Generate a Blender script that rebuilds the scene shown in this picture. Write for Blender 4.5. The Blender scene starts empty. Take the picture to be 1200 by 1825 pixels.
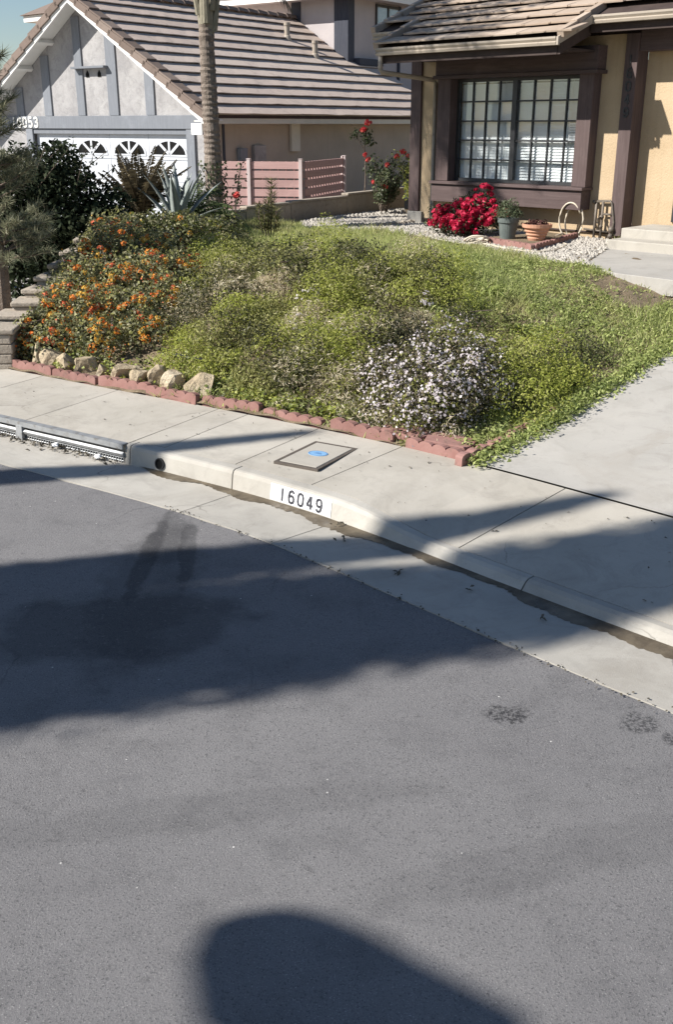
import bpy, bmesh, math, random
import numpy as np
from mathutils import Vector, Matrix, Euler
random.seed(7); rng = np.random.default_rng(11)
scene = bpy.context.scene
R = math.radians

# ------------------------------------------------------------------ camera
cam_data = bpy.data.cameras.new('camera')
cam = bpy.data.objects.new('camera', cam_data); scene.collection.objects.link(cam)
cam_data.sensor_fit = 'VERTICAL'; cam_data.sensor_height = 24.0
cam_data.lens = 24.0 * 1800.0 / 1825.0
cam_data.clip_start = 0.05; cam_data.clip_end = 2000.0
cam.location = (0, 0, 2.4); cam.rotation_euler = (R(90 - 21.0), 0, 0)
scene.camera = cam

# ------------------------------------------------------------------ sky, sun, exposure
SUN_EL, SUN_AZ = R(37.5), R(180 + 74.0)     # compass style azimuth, 0 = +Y, clockwise: the sun stands to the left
world = bpy.data.worlds.new('World'); scene.world = world; world.use_nodes = True
wn = world.node_tree; wn.nodes.clear()
sky = wn.nodes.new('ShaderNodeTexSky'); sky.sky_type = 'NISHITA'; sky.sun_disc = False
sky.sun_elevation = SUN_EL; sky.sun_rotation = SUN_AZ
sky.air_density = 1.0; sky.dust_density = 0.3; sky.ozone_density = 2.2
bg = wn.nodes.new('ShaderNodeBackground'); bg.inputs[1].default_value = 0.064
wo = wn.nodes.new('ShaderNodeOutputWorld')
wn.links.new(sky.outputs[0], bg.inputs[0]); wn.links.new(bg.outputs[0], wo.inputs[0])
sun_data = bpy.data.lights.new('sun', 'SUN'); sun_data.energy = 5.0; sun_data.angle = R(0.53); sun_data.color = (1.0, .955, .88)
sun = bpy.data.objects.new('sun', sun_data); scene.collection.objects.link(sun)
TO_SUN = Vector((math.sin(SUN_AZ) * math.cos(SUN_EL), math.cos(SUN_AZ) * math.cos(SUN_EL), math.sin(SUN_EL)))
sun.rotation_euler = TO_SUN.to_track_quat('Z', 'Y').to_euler()
sun.location = TO_SUN * 60
vs = scene.view_settings
vs.view_transform = 'Standard'; vs.look = 'None'; vs.exposure = 0.72; vs.gamma = 1.0; vs.use_curve_mapping = False
scene.render.engine = 'CYCLES'
scene.cycles.max_bounces = 8; scene.cycles.transparent_max_bounces = 16

# ------------------------------------------------------------------ street geometry
# ---- street geometry: one kerb-foot curve, everything else is an offset from it ----
FK=np.array([(-30,26.6),(-12.8,14.95),(-6,10.28),(-2.83,8.13),(-1.66,7.36),(-.71,6.70),(-.1,6.20),(.42,5.68),(.94,5.13),(1.66,4.40),(3.5,2.62),(9,-2.7),(22,-15.3)])
def catmull(P,n=10):
    out=[]
    for i in range(len(P)-1):
        p0=P[i-1] if i>0 else 2*P[0]-P[1]; p1=P[i]; p2=P[i+1]; p3=P[i+2] if i+2<len(P) else 2*P[-1]-P[-2]
        m1=(p2-p0)/2*min(1,np.linalg.norm(p2-p1)/np.linalg.norm(p2-p0)*2); m2=(p3-p1)/2*min(1,np.linalg.norm(p2-p1)/np.linalg.norm(p3-p1)*2)
        for k in range(n):
            t=k/n; out.append((2*t**3-3*t*t+1)*p1+(t**3-2*t*t+t)*m1+(-2*t**3+3*t*t)*p2+(t**3-t*t)*m2)
    out.append(P[-1]); return np.array(out)
FP=catmull(FK)
_d=np.diff(FP,axis=0); _l=np.linalg.norm(_d,axis=1); FS=np.concatenate([[0],np.cumsum(_l)])
FS=FS-FS[6*10]            # s = 0 beside the house number
_t=np.gradient(FP,axis=0); _t/=np.linalg.norm(_t,axis=1)[:,None]
FN=np.stack([-_t[:,1],_t[:,0]],1)   # towards the houses
def road(s,o):
    x=np.interp(s,FS,FP[:,0]); y=np.interp(s,FS,FP[:,1]); nx=np.interp(s,FS,FN[:,0]); ny=np.interp(s,FS,FN[:,1])
    l=np.hypot(nx,ny); return x+nx/l*o, y+ny/l*o
def so(x,y):
    x=np.atleast_1d(np.asarray(x,float)); y=np.atleast_1d(np.asarray(y,float))
    d=(x[:,None]-FP[None,:,0])**2+(y[:,None]-FP[None,:,1])**2
    i=np.clip(d.argmin(1),1,len(FP)-2)
    best=None
    for k in (-1,0):
        a=FP[i+k]; b=FP[i+k+1]; ab=b-a; t=np.clip(((x-a[:,0])*ab[:,0]+(y-a[:,1])*ab[:,1])/(ab**2).sum(1),0,1)
        qx=a[:,0]+ab[:,0]*t; qy=a[:,1]+ab[:,1]*t; dd=np.hypot(x-qx,y-qy)
        sg=np.sign(ab[:,0]*(y-a[:,1])-ab[:,1]*(x-a[:,0])); s=FS[i+k]+t*(FS[i+k+1]-FS[i+k])
        if best is None: best=(dd,sg,s)
        else:
            m=dd<best[0]; best=(np.where(m,dd,best[0]),np.where(m,sg,best[1]),np.where(m,s,best[2]))
    return best[2],best[0]*best[1]
def sm(t): t=np.clip(t,0,1); return t*t*(3-2*t)
def kh(s): return .13-.085*sm((np.asarray(s)-.15)/.75)       # kerb height, dropped for the driveway
CX0,CY0=.95,6.66; DL=(.655,.756); RN=(.756,-.655)
def ew(s): return 1.12+.1*sm((np.asarray(s)+1)/3)               # back edge of the sidewalk
def drive_q(x,y): return (x-CX0)*RN[0]+(y-CY0)*RN[1], (x-CX0)*DL[0]+(y-CY0)*DL[1]
def zdrive(x,y):
    s,o=so(x,y); d=np.maximum(o-ew(s),0)
    return .165+.66*(1-np.exp(-(d/4.6)**1.35*1.0))*1.08
def hz(x,y):
    x=np.atleast_1d(np.asarray(x,float)); y=np.atleast_1d(np.asarray(y,float))
    s,o=so(x,y); d=np.maximum(o-ew(s),0); q,vd=drive_q(x,y)
    zd=zdrive(x,y)
    top=.86+.16*sm((-x-1.2)/1.6)*sm((16-y)/2.5)
    bank=.19+(top-.19)*(sm(d/(2.5+.9*sm((x+1.5)/2.5)))*.85+.15*sm(d/5))
    t=sm((-q-.05)/1.9)
    for bx,by,br,bh in ((-1.05,9.75,.42,.20),(-.55,10.6,.5,.24),(-.15,9.7,.42,.2),(.25,10.3,.5,.2),(.3,8.85,.42,.17),(.8,9.35,.4,.17),(-.7,9.1,.36,.14),(-.2,8.6,.34,.12),(1.2,10.6,.6,.1),(-1.1,12.3,.5,.12),(.1,11.9,.6,.08)):
        zd=zd; bank=bank+1.35*bh*np.exp(-((x-bx)**2+(y-by)**2)/(br*br*.55))
    return zd*(1-t)+bank*t
# ------------------------------------------------------------------ materials
def mat(name):
    m = bpy.data.materials.new(name); m.use_nodes = True
    nt = m.node_tree; nt.nodes.clear()
    return m, nt
def N(nt, t, **kw):
    n = nt.nodes.new(t)
    for k, v in kw.items(): setattr(n, k, v)
    return n
def out(nt, sh):
    o = N(nt, 'ShaderNodeOutputMaterial'); nt.links.new(sh, o.inputs[0]); return o
def noise(nt, scale, detail=4, rough=.55, co=None, dist=0):
    n = N(nt, 'ShaderNodeTexNoise'); n.inputs['Scale'].default_value = scale; n.inputs['Detail'].default_value = detail
    n.inputs['Roughness'].default_value = rough; n.inputs['Distortion'].default_value = dist
    if co is not None: nt.links.new(co, n.inputs['Vector'])
    return n.outputs['Fac']
def ramp(nt, fac, stops):
    r = N(nt, 'ShaderNodeValToRGB'); e = r.color_ramp.elements
    e[0].position = stops[0][0]; e[1].position = stops[-1][0]
    for p, c in stops[1:-1]: e.new(p)
    for el, (p, c) in zip(sorted(e, key=lambda q: q.position), stops):
        el.position = p; el.color = (c, c, c, 1) if isinstance(c, (int, float)) else (*c, 1)
    nt.links.new(fac, r.inputs[0]); return r.outputs[0]
def mixc(nt, a, b, fac, mode='MIX'):
    m = N(nt, 'ShaderNodeMix', data_type='RGBA', blend_type=mode)
    for k, v in ((6, a), (7, b), (0, fac)):
        if isinstance(v, (int, float)): m.inputs[k].default_value = v if k == 0 else (v, v, v, 1)
        elif isinstance(v, tuple): m.inputs[k].default_value = (*v, 1)
        else: nt.links.new(v, m.inputs[k])
    return m.outputs[2]
def bump(nt, h, strength=.3, dist=.01):
    b = N(nt, 'ShaderNodeBump'); b.inputs['Strength'].default_value = strength; b.inputs['Distance'].default_value = dist
    nt.links.new(h, b.inputs['Height']); return b.outputs[0]
def princ(nt, col, rough=.8, spec=.3, nrm=None, metal=0):
    p = N(nt, 'ShaderNodeBsdfPrincipled')
    if isinstance(col, tuple): p.inputs['Base Color'].default_value = (*col, 1)
    else: nt.links.new(col, p.inputs['Base Color'])
    if isinstance(rough, (int, float)): p.inputs['Roughness'].default_value = rough
    else: nt.links.new(rough, p.inputs['Roughness'])
    p.inputs['Specular IOR Level'].default_value = spec; p.inputs['Metallic'].default_value = metal
    if nrm is not None: nt.links.new(nrm, p.inputs['Normal'])
    return p.outputs[0]
def wpos(nt):
    return N(nt, 'ShaderNodeNewGeometry').outputs['Position']
def opos(nt):
    return N(nt, 'ShaderNodeTexCoord').outputs['Object']
def surf(name, c1, c2, scale=6, rough=.8, spec=.25, bscale=80, bstr=.25, bdist=.004, fine=None, metal=0, obj_rand=0.0, world=True):
    """a weathered surface: broad colour drift, fine speckle, fine relief"""
    m, nt = mat(name); co = wpos(nt) if world else opos(nt)
    col = mixc(nt, c1, c2, ramp(nt, noise(nt, scale, 6, .6, co), [(.3, 0.), (.7, 1.)]))
    if fine:
        col = mixc(nt, col, fine[0], ramp(nt, noise(nt, fine[1], 3, .6, co), [(fine[2], 0.), (min(fine[2] + .12, 1), fine[3])]))
    if obj_rand:
        oi = N(nt, 'ShaderNodeObjectInfo')
        v = ramp(nt, oi.outputs['Random'], [(0, 1 - obj_rand), (1, 1.)])
        col = mixc(nt, col, v, 1.0, 'MULTIPLY')
    nr = bump(nt, noise(nt, bscale, 5, .65, co), bstr, bdist)
    out(nt, princ(nt, col, rough, spec, nr, metal)); return m
def leafm(name, stops, trans=.3, rough=.5, patch=None, spec=.25):
    """leaves: every leaf draws its own tone; patch = (colour, scale, low, high) drifts whole areas to another tone"""
    m, nt = mat(name); g = N(nt, 'ShaderNodeNewGeometry')
    col = ramp(nt, g.outputs['Random Per Island'], stops)
    if patch:
        for pc, ps, lo, hi in patch:
            col = mixc(nt, col, pc, ramp(nt, noise(nt, ps, 3, .55, g.outputs['Position']), [(lo, 0.), (hi, .85)]))
    p = princ(nt, col, rough, spec)
    t = N(nt, 'ShaderNodeBsdfTranslucent'); nt.links.new(col, t.inputs[0])
    mx = N(nt, 'ShaderNodeMixShader'); mx.inputs[0].default_value = trans
    nt.links.new(p, mx.inputs[1]); nt.links.new(t.outputs[0], mx.inputs[2]); out(nt, mx.outputs[0]); return m

def mk_asphalt():
    m, nt = mat('asphalt'); co = wpos(nt)
    big = noise(nt, .55, 5, .6, co, .3); mid = noise(nt, 3.2, 6, .65, co)
    col = mixc(nt, (.168, .163, .167), (.205, .199, .201), ramp(nt, big, [(.35, 0.), (.65, 1.)]))
    col = mixc(nt, col, (.115, .112, .116), ramp(nt, mid, [(.5, 0.), (.72, .6)]))
    agg = noise(nt, 210, 2, .7, co); col = mixc(nt, col, (.42, .41, .40), ramp(nt, agg, [(.60, 0.), (.72, .8)]))
    agg2 = noise(nt, 120, 3, .7, co); col = mixc(nt, col, (.05, .05, .053), ramp(nt, agg2, [(.55, 0.), (.68, .75)]))
    # bright mineral chips, far apart
    vo = N(nt, 'ShaderNodeTexVoronoi'); vo.inputs['Scale'].default_value = 7; nt.links.new(co, vo.inputs['Vector'])
    col = mixc(nt, col, (.75, .73, .69), ramp(nt, vo.outputs['Distance'], [(.018, .8), (.036, 0.)]))
    # damp stain running out from the gutter, and oil spots: marks with a shape of their own
    def blot(x, y, rx, ry, amp, sc, rot=0.0, fleck=0, lo=.7, hi=1.2):
        mp = N(nt, 'ShaderNodeMapping'); mp.vector_type = 'TEXTURE'
        mp.inputs['Location'].default_value = (x, y, 0); mp.inputs['Scale'].default_value = (rx, ry, 1); mp.inputs['Rotation'].default_value = (0, 0, rot)
        nt.links.new(co, mp.inputs[0])
        ln = N(nt, 'ShaderNodeVectorMath', operation='LENGTH'); nt.links.new(mp.outputs[0], ln.inputs[0])
        nz = noise(nt, sc, 5, .6, co)
        ad = N(nt, 'ShaderNodeMath', operation='MULTIPLY_ADD'); nt.links.new(nz, ad.inputs[0]); ad.inputs[1].default_value = 1.3; ad.inputs[2].default_value = -.65
        sm_ = N(nt, 'ShaderNodeMath', operation='ADD'); nt.links.new(ln.outputs['Value'], sm_.inputs[0]); nt.links.new(ad.outputs[0], sm_.inputs[1])
        r_ = ramp(nt, sm_.outputs[0], [(lo, amp), (hi, 0.)])
        if not fleck: return r_
        ml = N(nt, 'ShaderNodeMath', operation='MULTIPLY'); nt.links.new(r_, ml.inputs[0]); nt.links.new(ramp(nt, noise(nt, 55, 4, .75, co), [(.42, 0.), (.58, 1.)]), ml.inputs[1]); return ml.outputs[0]
    for a in ((-1.05, 5.05, .30, 1.1, .30, 5, R(0)), (-1.1, 4.6, .75, .42, .45, 3, R(8)), (-1.05, 5.75, .13, .5, .35, 8, 0), (.74, 3.78, .12, .09, .9, 14, 0, 1), (1.3, 3.72, .1, .09, .8, 14, 0, 1), (1.42, 3.6, .08, .06, .8, 14, 0, 1), 
              (-1.12, 5.5, .07, .75, .5, 7, 0), (-.9, 5.6, .06, .6, .45, 7, .1), (-.5, 3.1, 1.2, .12, .13, 4, .2), (.9, 2.9, 1.1, .14, .13, 4, .3)):
        col = mixc(nt, col, (.028, .028, .031), blot(*a))
    wv = N(nt, 'ShaderNodeTexNoise'); wv.inputs['Scale'].default_value = 2.2; wv.inputs['Detail'].default_value = 6; nt.links.new(co, wv.inputs['Vector'])
    wa = N(nt, 'ShaderNodeVectorMath', operation='MULTIPLY_ADD'); nt.links.new(wv.outputs['Color'], wa.inputs[0]); wa.inputs[1].default_value = (.5, .5, 0); nt.links.new(co, wa.inputs[2])
    vc = N(nt, 'ShaderNodeTexVoronoi', feature='DISTANCE_TO_EDGE'); vc.inputs['Scale'].default_value = .42; nt.links.new(wa.outputs[0], vc.inputs['Vector'])
    ck = N(nt, 'ShaderNodeMath', operation='MULTIPLY'); nt.links.new(ramp(nt, vc.outputs[0], [(.001, 1.), (.004, 0.)]), ck.inputs[0]); nt.links.new(ramp(nt, noise(nt, .9, 3, .5, co), [(.5, 0.), (.62, .35)]), ck.inputs[1])
    col = mixc(nt, col, (.03, .03, .032), ck.outputs[0])
    col = mixc(nt, col, (.26, .25, .245), ramp(nt, noise(nt, 45, 4, .75, co), [(.58, 0.), (.72, .5)]))
    col = mixc(nt, col, (.07, .068, .07), ramp(nt, noise(nt, 28, 5, .75, co), [(.58, 0.), (.7, .5)]))
    h = noise(nt, 120, 5, .8, co)
    out(nt, princ(nt, col, .85, .22, bump(nt, h, .9, .006))); return m
def mk_concrete(name, c1, c2, dark=(.2, .185, .165)):
    m, nt = mat(name); co = wpos(nt)
    col = mixc(nt, c1, c2, ramp(nt, noise(nt, 1.3, 6, .6, co, .4), [(.33, 0.), (.67, 1.)]))
    col = mixc(nt, col, dark, ramp(nt, noise(nt, 3.5, 8, .72, co, .8), [(.5, 0.), (.78, .5)]))
    col = mixc(nt, col, (.12, .11, .1), ramp(nt, noise(nt, 90, 3, .7, co), [(.64, 0.), (.76, .55)]))
    col = mixc(nt, col, (.62, .6, .56), ramp(nt, noise(nt, 130, 2, .6, co), [(.64, 0.), (.78, .4)]))
    col = mixc(nt, col, (.30, .27, .23), ramp(nt, noise(nt, .8, 7, .75, co, 1.2), [(.5, 0.), (.7, .45)]))
    wv = N(nt, 'ShaderNodeTexNoise'); wv.inputs['Scale'].default_value = 3; wv.inputs['Detail'].default_value = 6; nt.links.new(co, wv.inputs['Vector'])
    wa = N(nt, 'ShaderNodeVectorMath', operation='MULTIPLY_ADD'); nt.links.new(wv.outputs['Color'], wa.inputs[0]); wa.inputs[1].default_value = (.4, .4, 0); nt.links.new(co, wa.inputs[2])
    vc = N(nt, 'ShaderNodeTexVoronoi', feature='DISTANCE_TO_EDGE'); vc.inputs['Scale'].default_value = .7; nt.links.new(wa.outputs[0], vc.inputs['Vector'])
    ck = N(nt, 'ShaderNodeMath', operation='MULTIPLY'); nt.links.new(ramp(nt, vc.outputs[0], [(.0015, 1.), (.004, 0.)]), ck.inputs[0]); nt.links.new(ramp(nt, noise(nt, .8, 2, .5, co), [(.52, 0.), (.6, .6)]), ck.inputs[1])
    col = mixc(nt, col, (.1, .09, .08), ck.outputs[0])
    oi = N(nt, 'ShaderNodeObjectInfo'); col = mixc(nt, col, ramp(nt, oi.outputs['Random'], [(0, .87), (1, 1.)]), 1.0, 'MULTIPLY')
    out(nt, princ(nt, col, .88, .2, bump(nt, noise(nt, 150, 5, .7, co), .45, .003))); return m
def mk_stucco(name, c1, c2, mott=0):
    m, nt = mat(name); co = wpos(nt)
    col = mixc(nt, c1, c2, ramp(nt, noise(nt, 1.6, 6, .6, co), [(.35, 0.), (.65, 1.)]))
    mp = N(nt, 'ShaderNodeMapping'); mp.inputs['Scale'].default_value = (7, 7, .5); nt.links.new(co, mp.inputs[0])
    dk = tuple(v * .66 for v in c1)
    col = mixc(nt, col, dk, ramp(nt, noise(nt, 1, 5, .6, mp.outputs[0]), [(.56, 0.), (.8, .35)]))
    if mott: col = mixc(nt, col, tuple(v * .72 for v in c1), ramp(nt, noise(nt, 5.5, 8, .8, co, .8), [(.46, 0.), (.62, mott)]))
    h = noise(nt, 38, 6, .7, co)
    col = mixc(nt, col, tuple(v * .8 for v in c1), ramp(nt, h, [(.56, 0.), (.7, .35)]))
    out(nt, princ(nt, col, .92, .12, bump(nt, h, .7, .012))); return m
def mk_wood(name, c1, c2, axis=2, rough=.7):
    m, nt = mat(name); co = opos(nt)
    mp = N(nt, 'ShaderNodeMapping'); sc = [22, 22, 22]; sc[axis] = 1.4; mp.inputs['Scale'].default_value = sc; nt.links.new(co, mp.inputs[0])
    g = noise(nt, 1.4, 6, .65, mp.outputs[0], .5)
    col = mixc(nt, c1, c2, ramp(nt, g, [(.3, 0.), (.7, 1.)]))
    col = mixc(nt, col, tuple(min(1, v * 1.6) for v in c2), ramp(nt, noise(nt, 2.6, 6, .7, wpos(nt)), [(.55, 0.), (.78, .4)]))
    oi = N(nt, 'ShaderNodeObjectInfo'); col = mixc(nt, col, ramp(nt, oi.outputs['Random'], [(0, .82), (1, 1.)]), 1.0, 'MULTIPLY')
    out(nt, princ(nt, col, rough, .2, bump(nt, g, .3, .004))); return m
def mk_glass():
    m, nt = mat('window_glass')
    tr = N(nt, 'ShaderNodeBsdfTransparent'); tr.inputs[0].default_value = (.97, .985, .985, 1)
    gl = N(nt, 'ShaderNodeBsdfGlossy'); gl.inputs['Roughness'].default_value = .03; gl.inputs[0].default_value = (.9, .95, 1, 1)
    f = N(nt, 'ShaderNodeLayerWeight'); f.inputs[0].default_value = .5
    pw = N(nt, 'ShaderNodeMath', operation='POWER'); nt.links.new(f.outputs['Facing'], pw.inputs[0]); pw.inputs[1].default_value = 4.0
    mu = N(nt, 'ShaderNodeMath', operation='MULTIPLY_ADD'); nt.links.new(pw.outputs[0], mu.inputs[0]); mu.inputs[1].default_value = .7; mu.inputs[2].default_value = .055
    mx = N(nt, 'ShaderNodeMixShader'); nt.links.new(mu.outputs[0], mx.inputs[0]); nt.links.new(tr.outputs[0], mx.inputs[1]); nt.links.new(gl.outputs[0], mx.inputs[2])
    out(nt, mx.outputs[0]); return m
def mk_tile(name, c1, c2, c3):
    m, nt = mat(name); co = wpos(nt); oi = N(nt, 'ShaderNodeObjectInfo')
    col = ramp(nt, oi.outputs['Random'], [(0, c1), (.5, c2), (1, c3)])
    col = mixc(nt, col, tuple(v * .55 for v in c1), ramp(nt, noise(nt, 5, 7, .7, co, .4), [(.52, 0.), (.75, .6)]))
    col = mixc(nt, col, tuple(min(1, v * 1.35) for v in c2), ramp(nt, noise(nt, 30, 4, .7, co), [(.55, 0.), (.75, .35)]))
    out(nt, princ(nt, col, .9, .15, bump(nt, noise(nt, 60, 5, .7, co), .5, .006))); return m
def mk_sediment():
    m, nt = mat('gutter_silt'); co = wpos(nt)
    col = mixc(nt, (.06, .046, .03), (.16, .13, .09), ramp(nt, noise(nt, 7, 6, .65, co), [(.35, 0.), (.7, 1.)]))
    rg = ramp(nt, noise(nt, 3, 4, .6, co), [(.35, .25), (.7, .8)])
    out(nt, princ(nt, col, rg, .4, bump(nt, noise(nt, 70, 4, .7, co), .4, .004))); return m

M = {}
M['asphalt'] = mk_asphalt()
M['concrete'] = mk_concrete('pavement_concrete', (.40, .372, .325), (.475, .445, .395))
M['concrete_drive'] = mk_concrete('driveway_concrete', (.36, .345, .32), (.42, .40, .37))
M['tile_rake'] = mk_tile('brown_rake_tile', (.17, .132, .112), (.21, .163, .14), (.25, .2, .172))
M['concrete_kerb'] = mk_concrete('kerb_concrete', (.38, .36, .325), (.48, .455, .41))
M['joint'] = surf('joint_dirt', (.09, .085, .075), (.16, .15, .13), 9)
M['silt'] = mk_sediment()
M['soil'] = surf('soil', (.15, .115, .078), (.24, .19, .13), 5, .95, .1, 60, .8, .02, fine=((.3, .25, .17), 25, .55, .6))
M['dry_soil'] = surf('dry_soil', (.24, .185, .13), (.33, .27, .2), 5, .95, .1, 60, .8, .02)
M['stucco_tan'] = mk_stucco('tan_stucco', (.45, .34, .22), (.51, .395, .265))
M['stucco_grey'] = mk_stucco('pale_grey_stucco', (.33, .32, .325), (.42, .41, .41), .6)
M['stucco_side'] = mk_stucco('warm_grey_stucco', (.42, .375, .325), (.48, .43, .375))
M['stucco_mauve'] = mk_stucco('mauve_grey_stucco', (.43, .395, .40), (.48, .44, .44))
M['wood_brown'] = mk_wood('dark_brown_wood', (.085, .06, .058), (.13, .095, .092))
M['wood_brown_h'] = mk_wood('dark_brown_board', (.085, .06, .058), (.13, .095, .092), 0)
M['door_white'] = surf('garage_door_paint', (.50, .52, .56), (.57, .59, .63), 3, .6, .25, 60, .12, .002)
M['trim_grey'] = mk_wood('blue_grey_trim', (.20, .215, .245), (.25, .265, .295))
M['trim_dark'] = mk_wood('dark_blue_trim', (.05, .055, .075), (.075, .08, .1))
M['white_paint'] = surf('white_paint', (.74, .735, .71), (.80, .795, .78), 4, .55, .35, 60, .12, .002)
M['cream_paint'] = surf('cream_fascia_paint', (.62, .60, .52), (.68, .66, .585), 4, .6, .3, 60, .12, .002)
M['gutter_paint'] = surf('beige_gutter_paint', (.31, .265, .215), (.40, .345, .285), 3, .5, .4, 40, .15, .002, fine=((.16, .13, .11), 6, .58, .6))
M['dark_soffit'] = surf('dark_soffit', (.05, .037, .034), (.075, .055, .05), 4, .8, .2)
M['bronze'] = surf('dark_bronze_metal', (.025, .025, .028), (.04, .04, .042), 8, .45, .5)
M['glass'] = mk_glass()
M['blind'] = surf('white_blind', (.82, .83, .84), (.86, .87, .88), 4, .6, .3)
M['paper'] = surf('notice_paper', (.8, .79, .8), (.84, .83, .84), 6, .7, .2)
M['ink'] = surf('grey_print', (.3, .3, .32), (.36, .36, .38), 20, .7, .2)
M['tile_a'] = mk_tile('tan_roof_tile', (.36, .285, .225), (.42, .34, .275), (.48, .40, .33))
M['tile_b'] = mk_tile('brown_roof_tile', (.48, .395, .34), (.52, .43, .375), (.56, .47, .41))
M['terracotta'] = surf('terracotta', (.48, .25, .16), (.56, .32, .22), 8, .8, .2)
M['brick_red'] = surf('red_edging', (.26, .135, .118), (.34, .195, .172), 6, .88, .15, 50, .5, .006, fine=((.2, .13, .11), 14, .56, .6), obj_rand=.25)
M['pink_fence'] = mk_wood('pink_fence_board', (.45, .285, .27), (.53, .35, .33), 0)
M['fence_post'] = surf('pale_fence_post', (.54, .45, .44), (.62, .53, .52), 5, .7, .25)
M['block'] = surf('tan_wall_block', (.36, .31, .255), (.44, .385, .32), 5, .92, .12, 45, .8, .012, fine=((.22, .19, .16), 18, .56, .6), obj_rand=.15)
M['rock'] = surf('cream_rock', (.42, .335, .22), (.54, .46, .34), 4, .9, .15, 22, 1., .03, fine=((.26, .2, .14), 7, .53, .7), obj_rand=.2)
M['pebble'] = surf('white_pebble', (.32, .295, .26), (.5, .465, .415), 25, .85, .2, fine=((.3, .27, .24), 9, .55, .6))
M['bark'] = surf('bark', (.13, .10, .08), (.22, .18, .15), 9, .95, .1, 30, 1., .03)
M['palm_trunk'] = surf('palm_trunk', (.17, .138, .115), (.31, .26, .22), 7, .95, .1, 30, 1., .03, fine=((.12, .09, .075), 12, .54, .7))
M['palm_sheath'] = surf('palm_sheath', (.19, .175, .13), (.29, .26, .2), 7, .8, .2, 30, .6, .02)
M['black_plastic'] = surf('black_plastic', (.018, .018, .02), (.03, .03, .032), 8, .45, .4)
M['steel'] = surf('galvanised_steel', (.30, .31, .32), (.42, .43, .44), 12, .5, .5, fine=((.16, .13, .1), 16, .56, .5), metal=.5)
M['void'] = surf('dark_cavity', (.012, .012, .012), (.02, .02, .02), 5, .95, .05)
M['hose'] = surf('cream_hose', (.56, .49, .38), (.62, .55, .45), 8, .5, .4)
M['rusty_pipe'] = surf('weathered_pipe', (.10, .085, .07), (.2, .17, .14), 20, .6, .4, metal=.3)
M['grey_pot'] = surf('grey_green_pot', (.10, .12, .115), (.15, .17, .16), 8, .7, .3)
M['number_white'] = surf('number_plate_paint', (.68, .68, .69), (.78, .78, .78), 14, .7, .25, fine=((.4, .4, .42), 24, .6, .5))
M['number_black'] = surf('number_black_paint', (.035, .035, .045), (.08, .08, .09), 30, .7, .25)
M['blue_lid'] = surf('blue_emblem', (.16, .33, .55), (.22, .40, .62), 14, .6, .3)
M['blue_dark'] = surf('blue_lettering', (.05, .12, .3), (.07, .16, .36), 14, .6, .3)
M['iron'] = surf('dark_iron', (.07, .06, .05), (.12, .1, .085), 12, .7, .35)
M['bin_plastic'] = surf('bin_plastic', (.03, .06, .05), (.045, .08, .065), 5, .5, .4)
# foliage
M['grass'] = leafm('grass_blades', [(0, (.25, .29, .095)), (.5, (.42, .47, .17)), (.85, (.54, .56, .25)), (1, (.62, .56, .36))], .45, .55,
                   [((.42, .37, .19), 1.3, .54, .72), ((.15, .20, .065), .9, .55, .72)])
M['weed'] = leafm('lawn_weeds', [(0, (.17, .215, .07)), (.6, (.40, .46, .15)), (1, (.55, .58, .26))], .45)
M['cover_dark'] = leafm('dark_ground_cover', [(0, (.03, .034, .018)), (.6, (.072, .074, .036)), (1, (.17, .15, .085))], .2, .55)
M['cover_olive'] = leafm('olive_ground_cover', [(0, (.16, .17, .06)), (.6, (.32, .32, .11)), (1, (.46, .44, .2))], .4)
M['cover_lime'] = leafm('lime_ground_cover', [(0, (.24, .28, .05)), (.6, (.40, .43, .09)), (1, (.52, .52, .17))], .45)
M['straw'] = leafm('dry_straw', [(0, (.40, .33, .21)), (.6, (.60, .52, .37)), (1, (.70, .64, .49))], .25, .7)
M['lantana_leaf'] = leafm('lantana_leaf', [(0, (.08, .09, .05)), (.6, (.20, .205, .11)), (1, (.36, .33, .2))], .3, .5)
M['lantana_lime'] = leafm('lantana_green_leaf', [(0, (.055, .07, .024)), (.6, (.125, .14, .04)), (1, (.25, .23, .08))], .25, .5)  # leaf tone of the green lantana mound
M['aster_leaf'] = leafm('aster_leaf', [(0, (.04, .036, .022)), (.6, (.10, .083, .05)), (1, (.24, .19, .12))], .2, .6)
M['petal_white'] = leafm('white_petal', [(0, (.50, .43, .46)), (.7, (.66, .60, .62)), (1, (.78, .74, .75))], .3, .6)
M['petal_orange'] = leafm('orange_petal', [(0, (.62, .12, .03)), (.5, (.72, .22, .04)), (1, (.75, .38, .06))], .3, .6)
M['petal_red'] = leafm('coral_petal', [(0, (.58, .09, .05)), (.6, (.68, .15, .08)), (1, (.7, .25, .1))], .3, .6)
M['petal_yellow'] = leafm('amber_petal', [(0, (.62, .30, .04)), (.6, (.68, .40, .06)), (1, (.72, .48, .12))], .3, .6)
M['azalea_petal'] = leafm('crimson_petal', [(0, (.42, .012, .045)), (.6, (.58, .02, .075)), (1, (.66, .06, .13))], .3, .55)
M['rose_petal'] = leafm('rose_petal', [(0, (.5, .03, .04)), (.6, (.66, .07, .07)), (1, (.72, .16, .12))], .3, .55)
M['shrub_leaf'] = leafm('dark_shrub_leaf', [(0, (.014, .022, .012)), (.7, (.034, .046, .024)), (1, (.07, .08, .045))], .15, .75, None, .1)
M['pine_needle'] = leafm('grey_green_needle', [(0, (.11, .12, .075)), (.6, (.23, .235, .145)), (1, (.42, .40, .28))], .35, .6)
M['sago_leaf'] = leafm('bronze_frond', [(0, (.06, .047, .028)), (.6, (.125, .10, .06)), (1, (.21, .17, .10))], .2, .5)
M['agave_leaf'] = surf('agave_leaf', (.19, .22, .21), (.29, .32, .305), 6, .55, .3)
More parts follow.
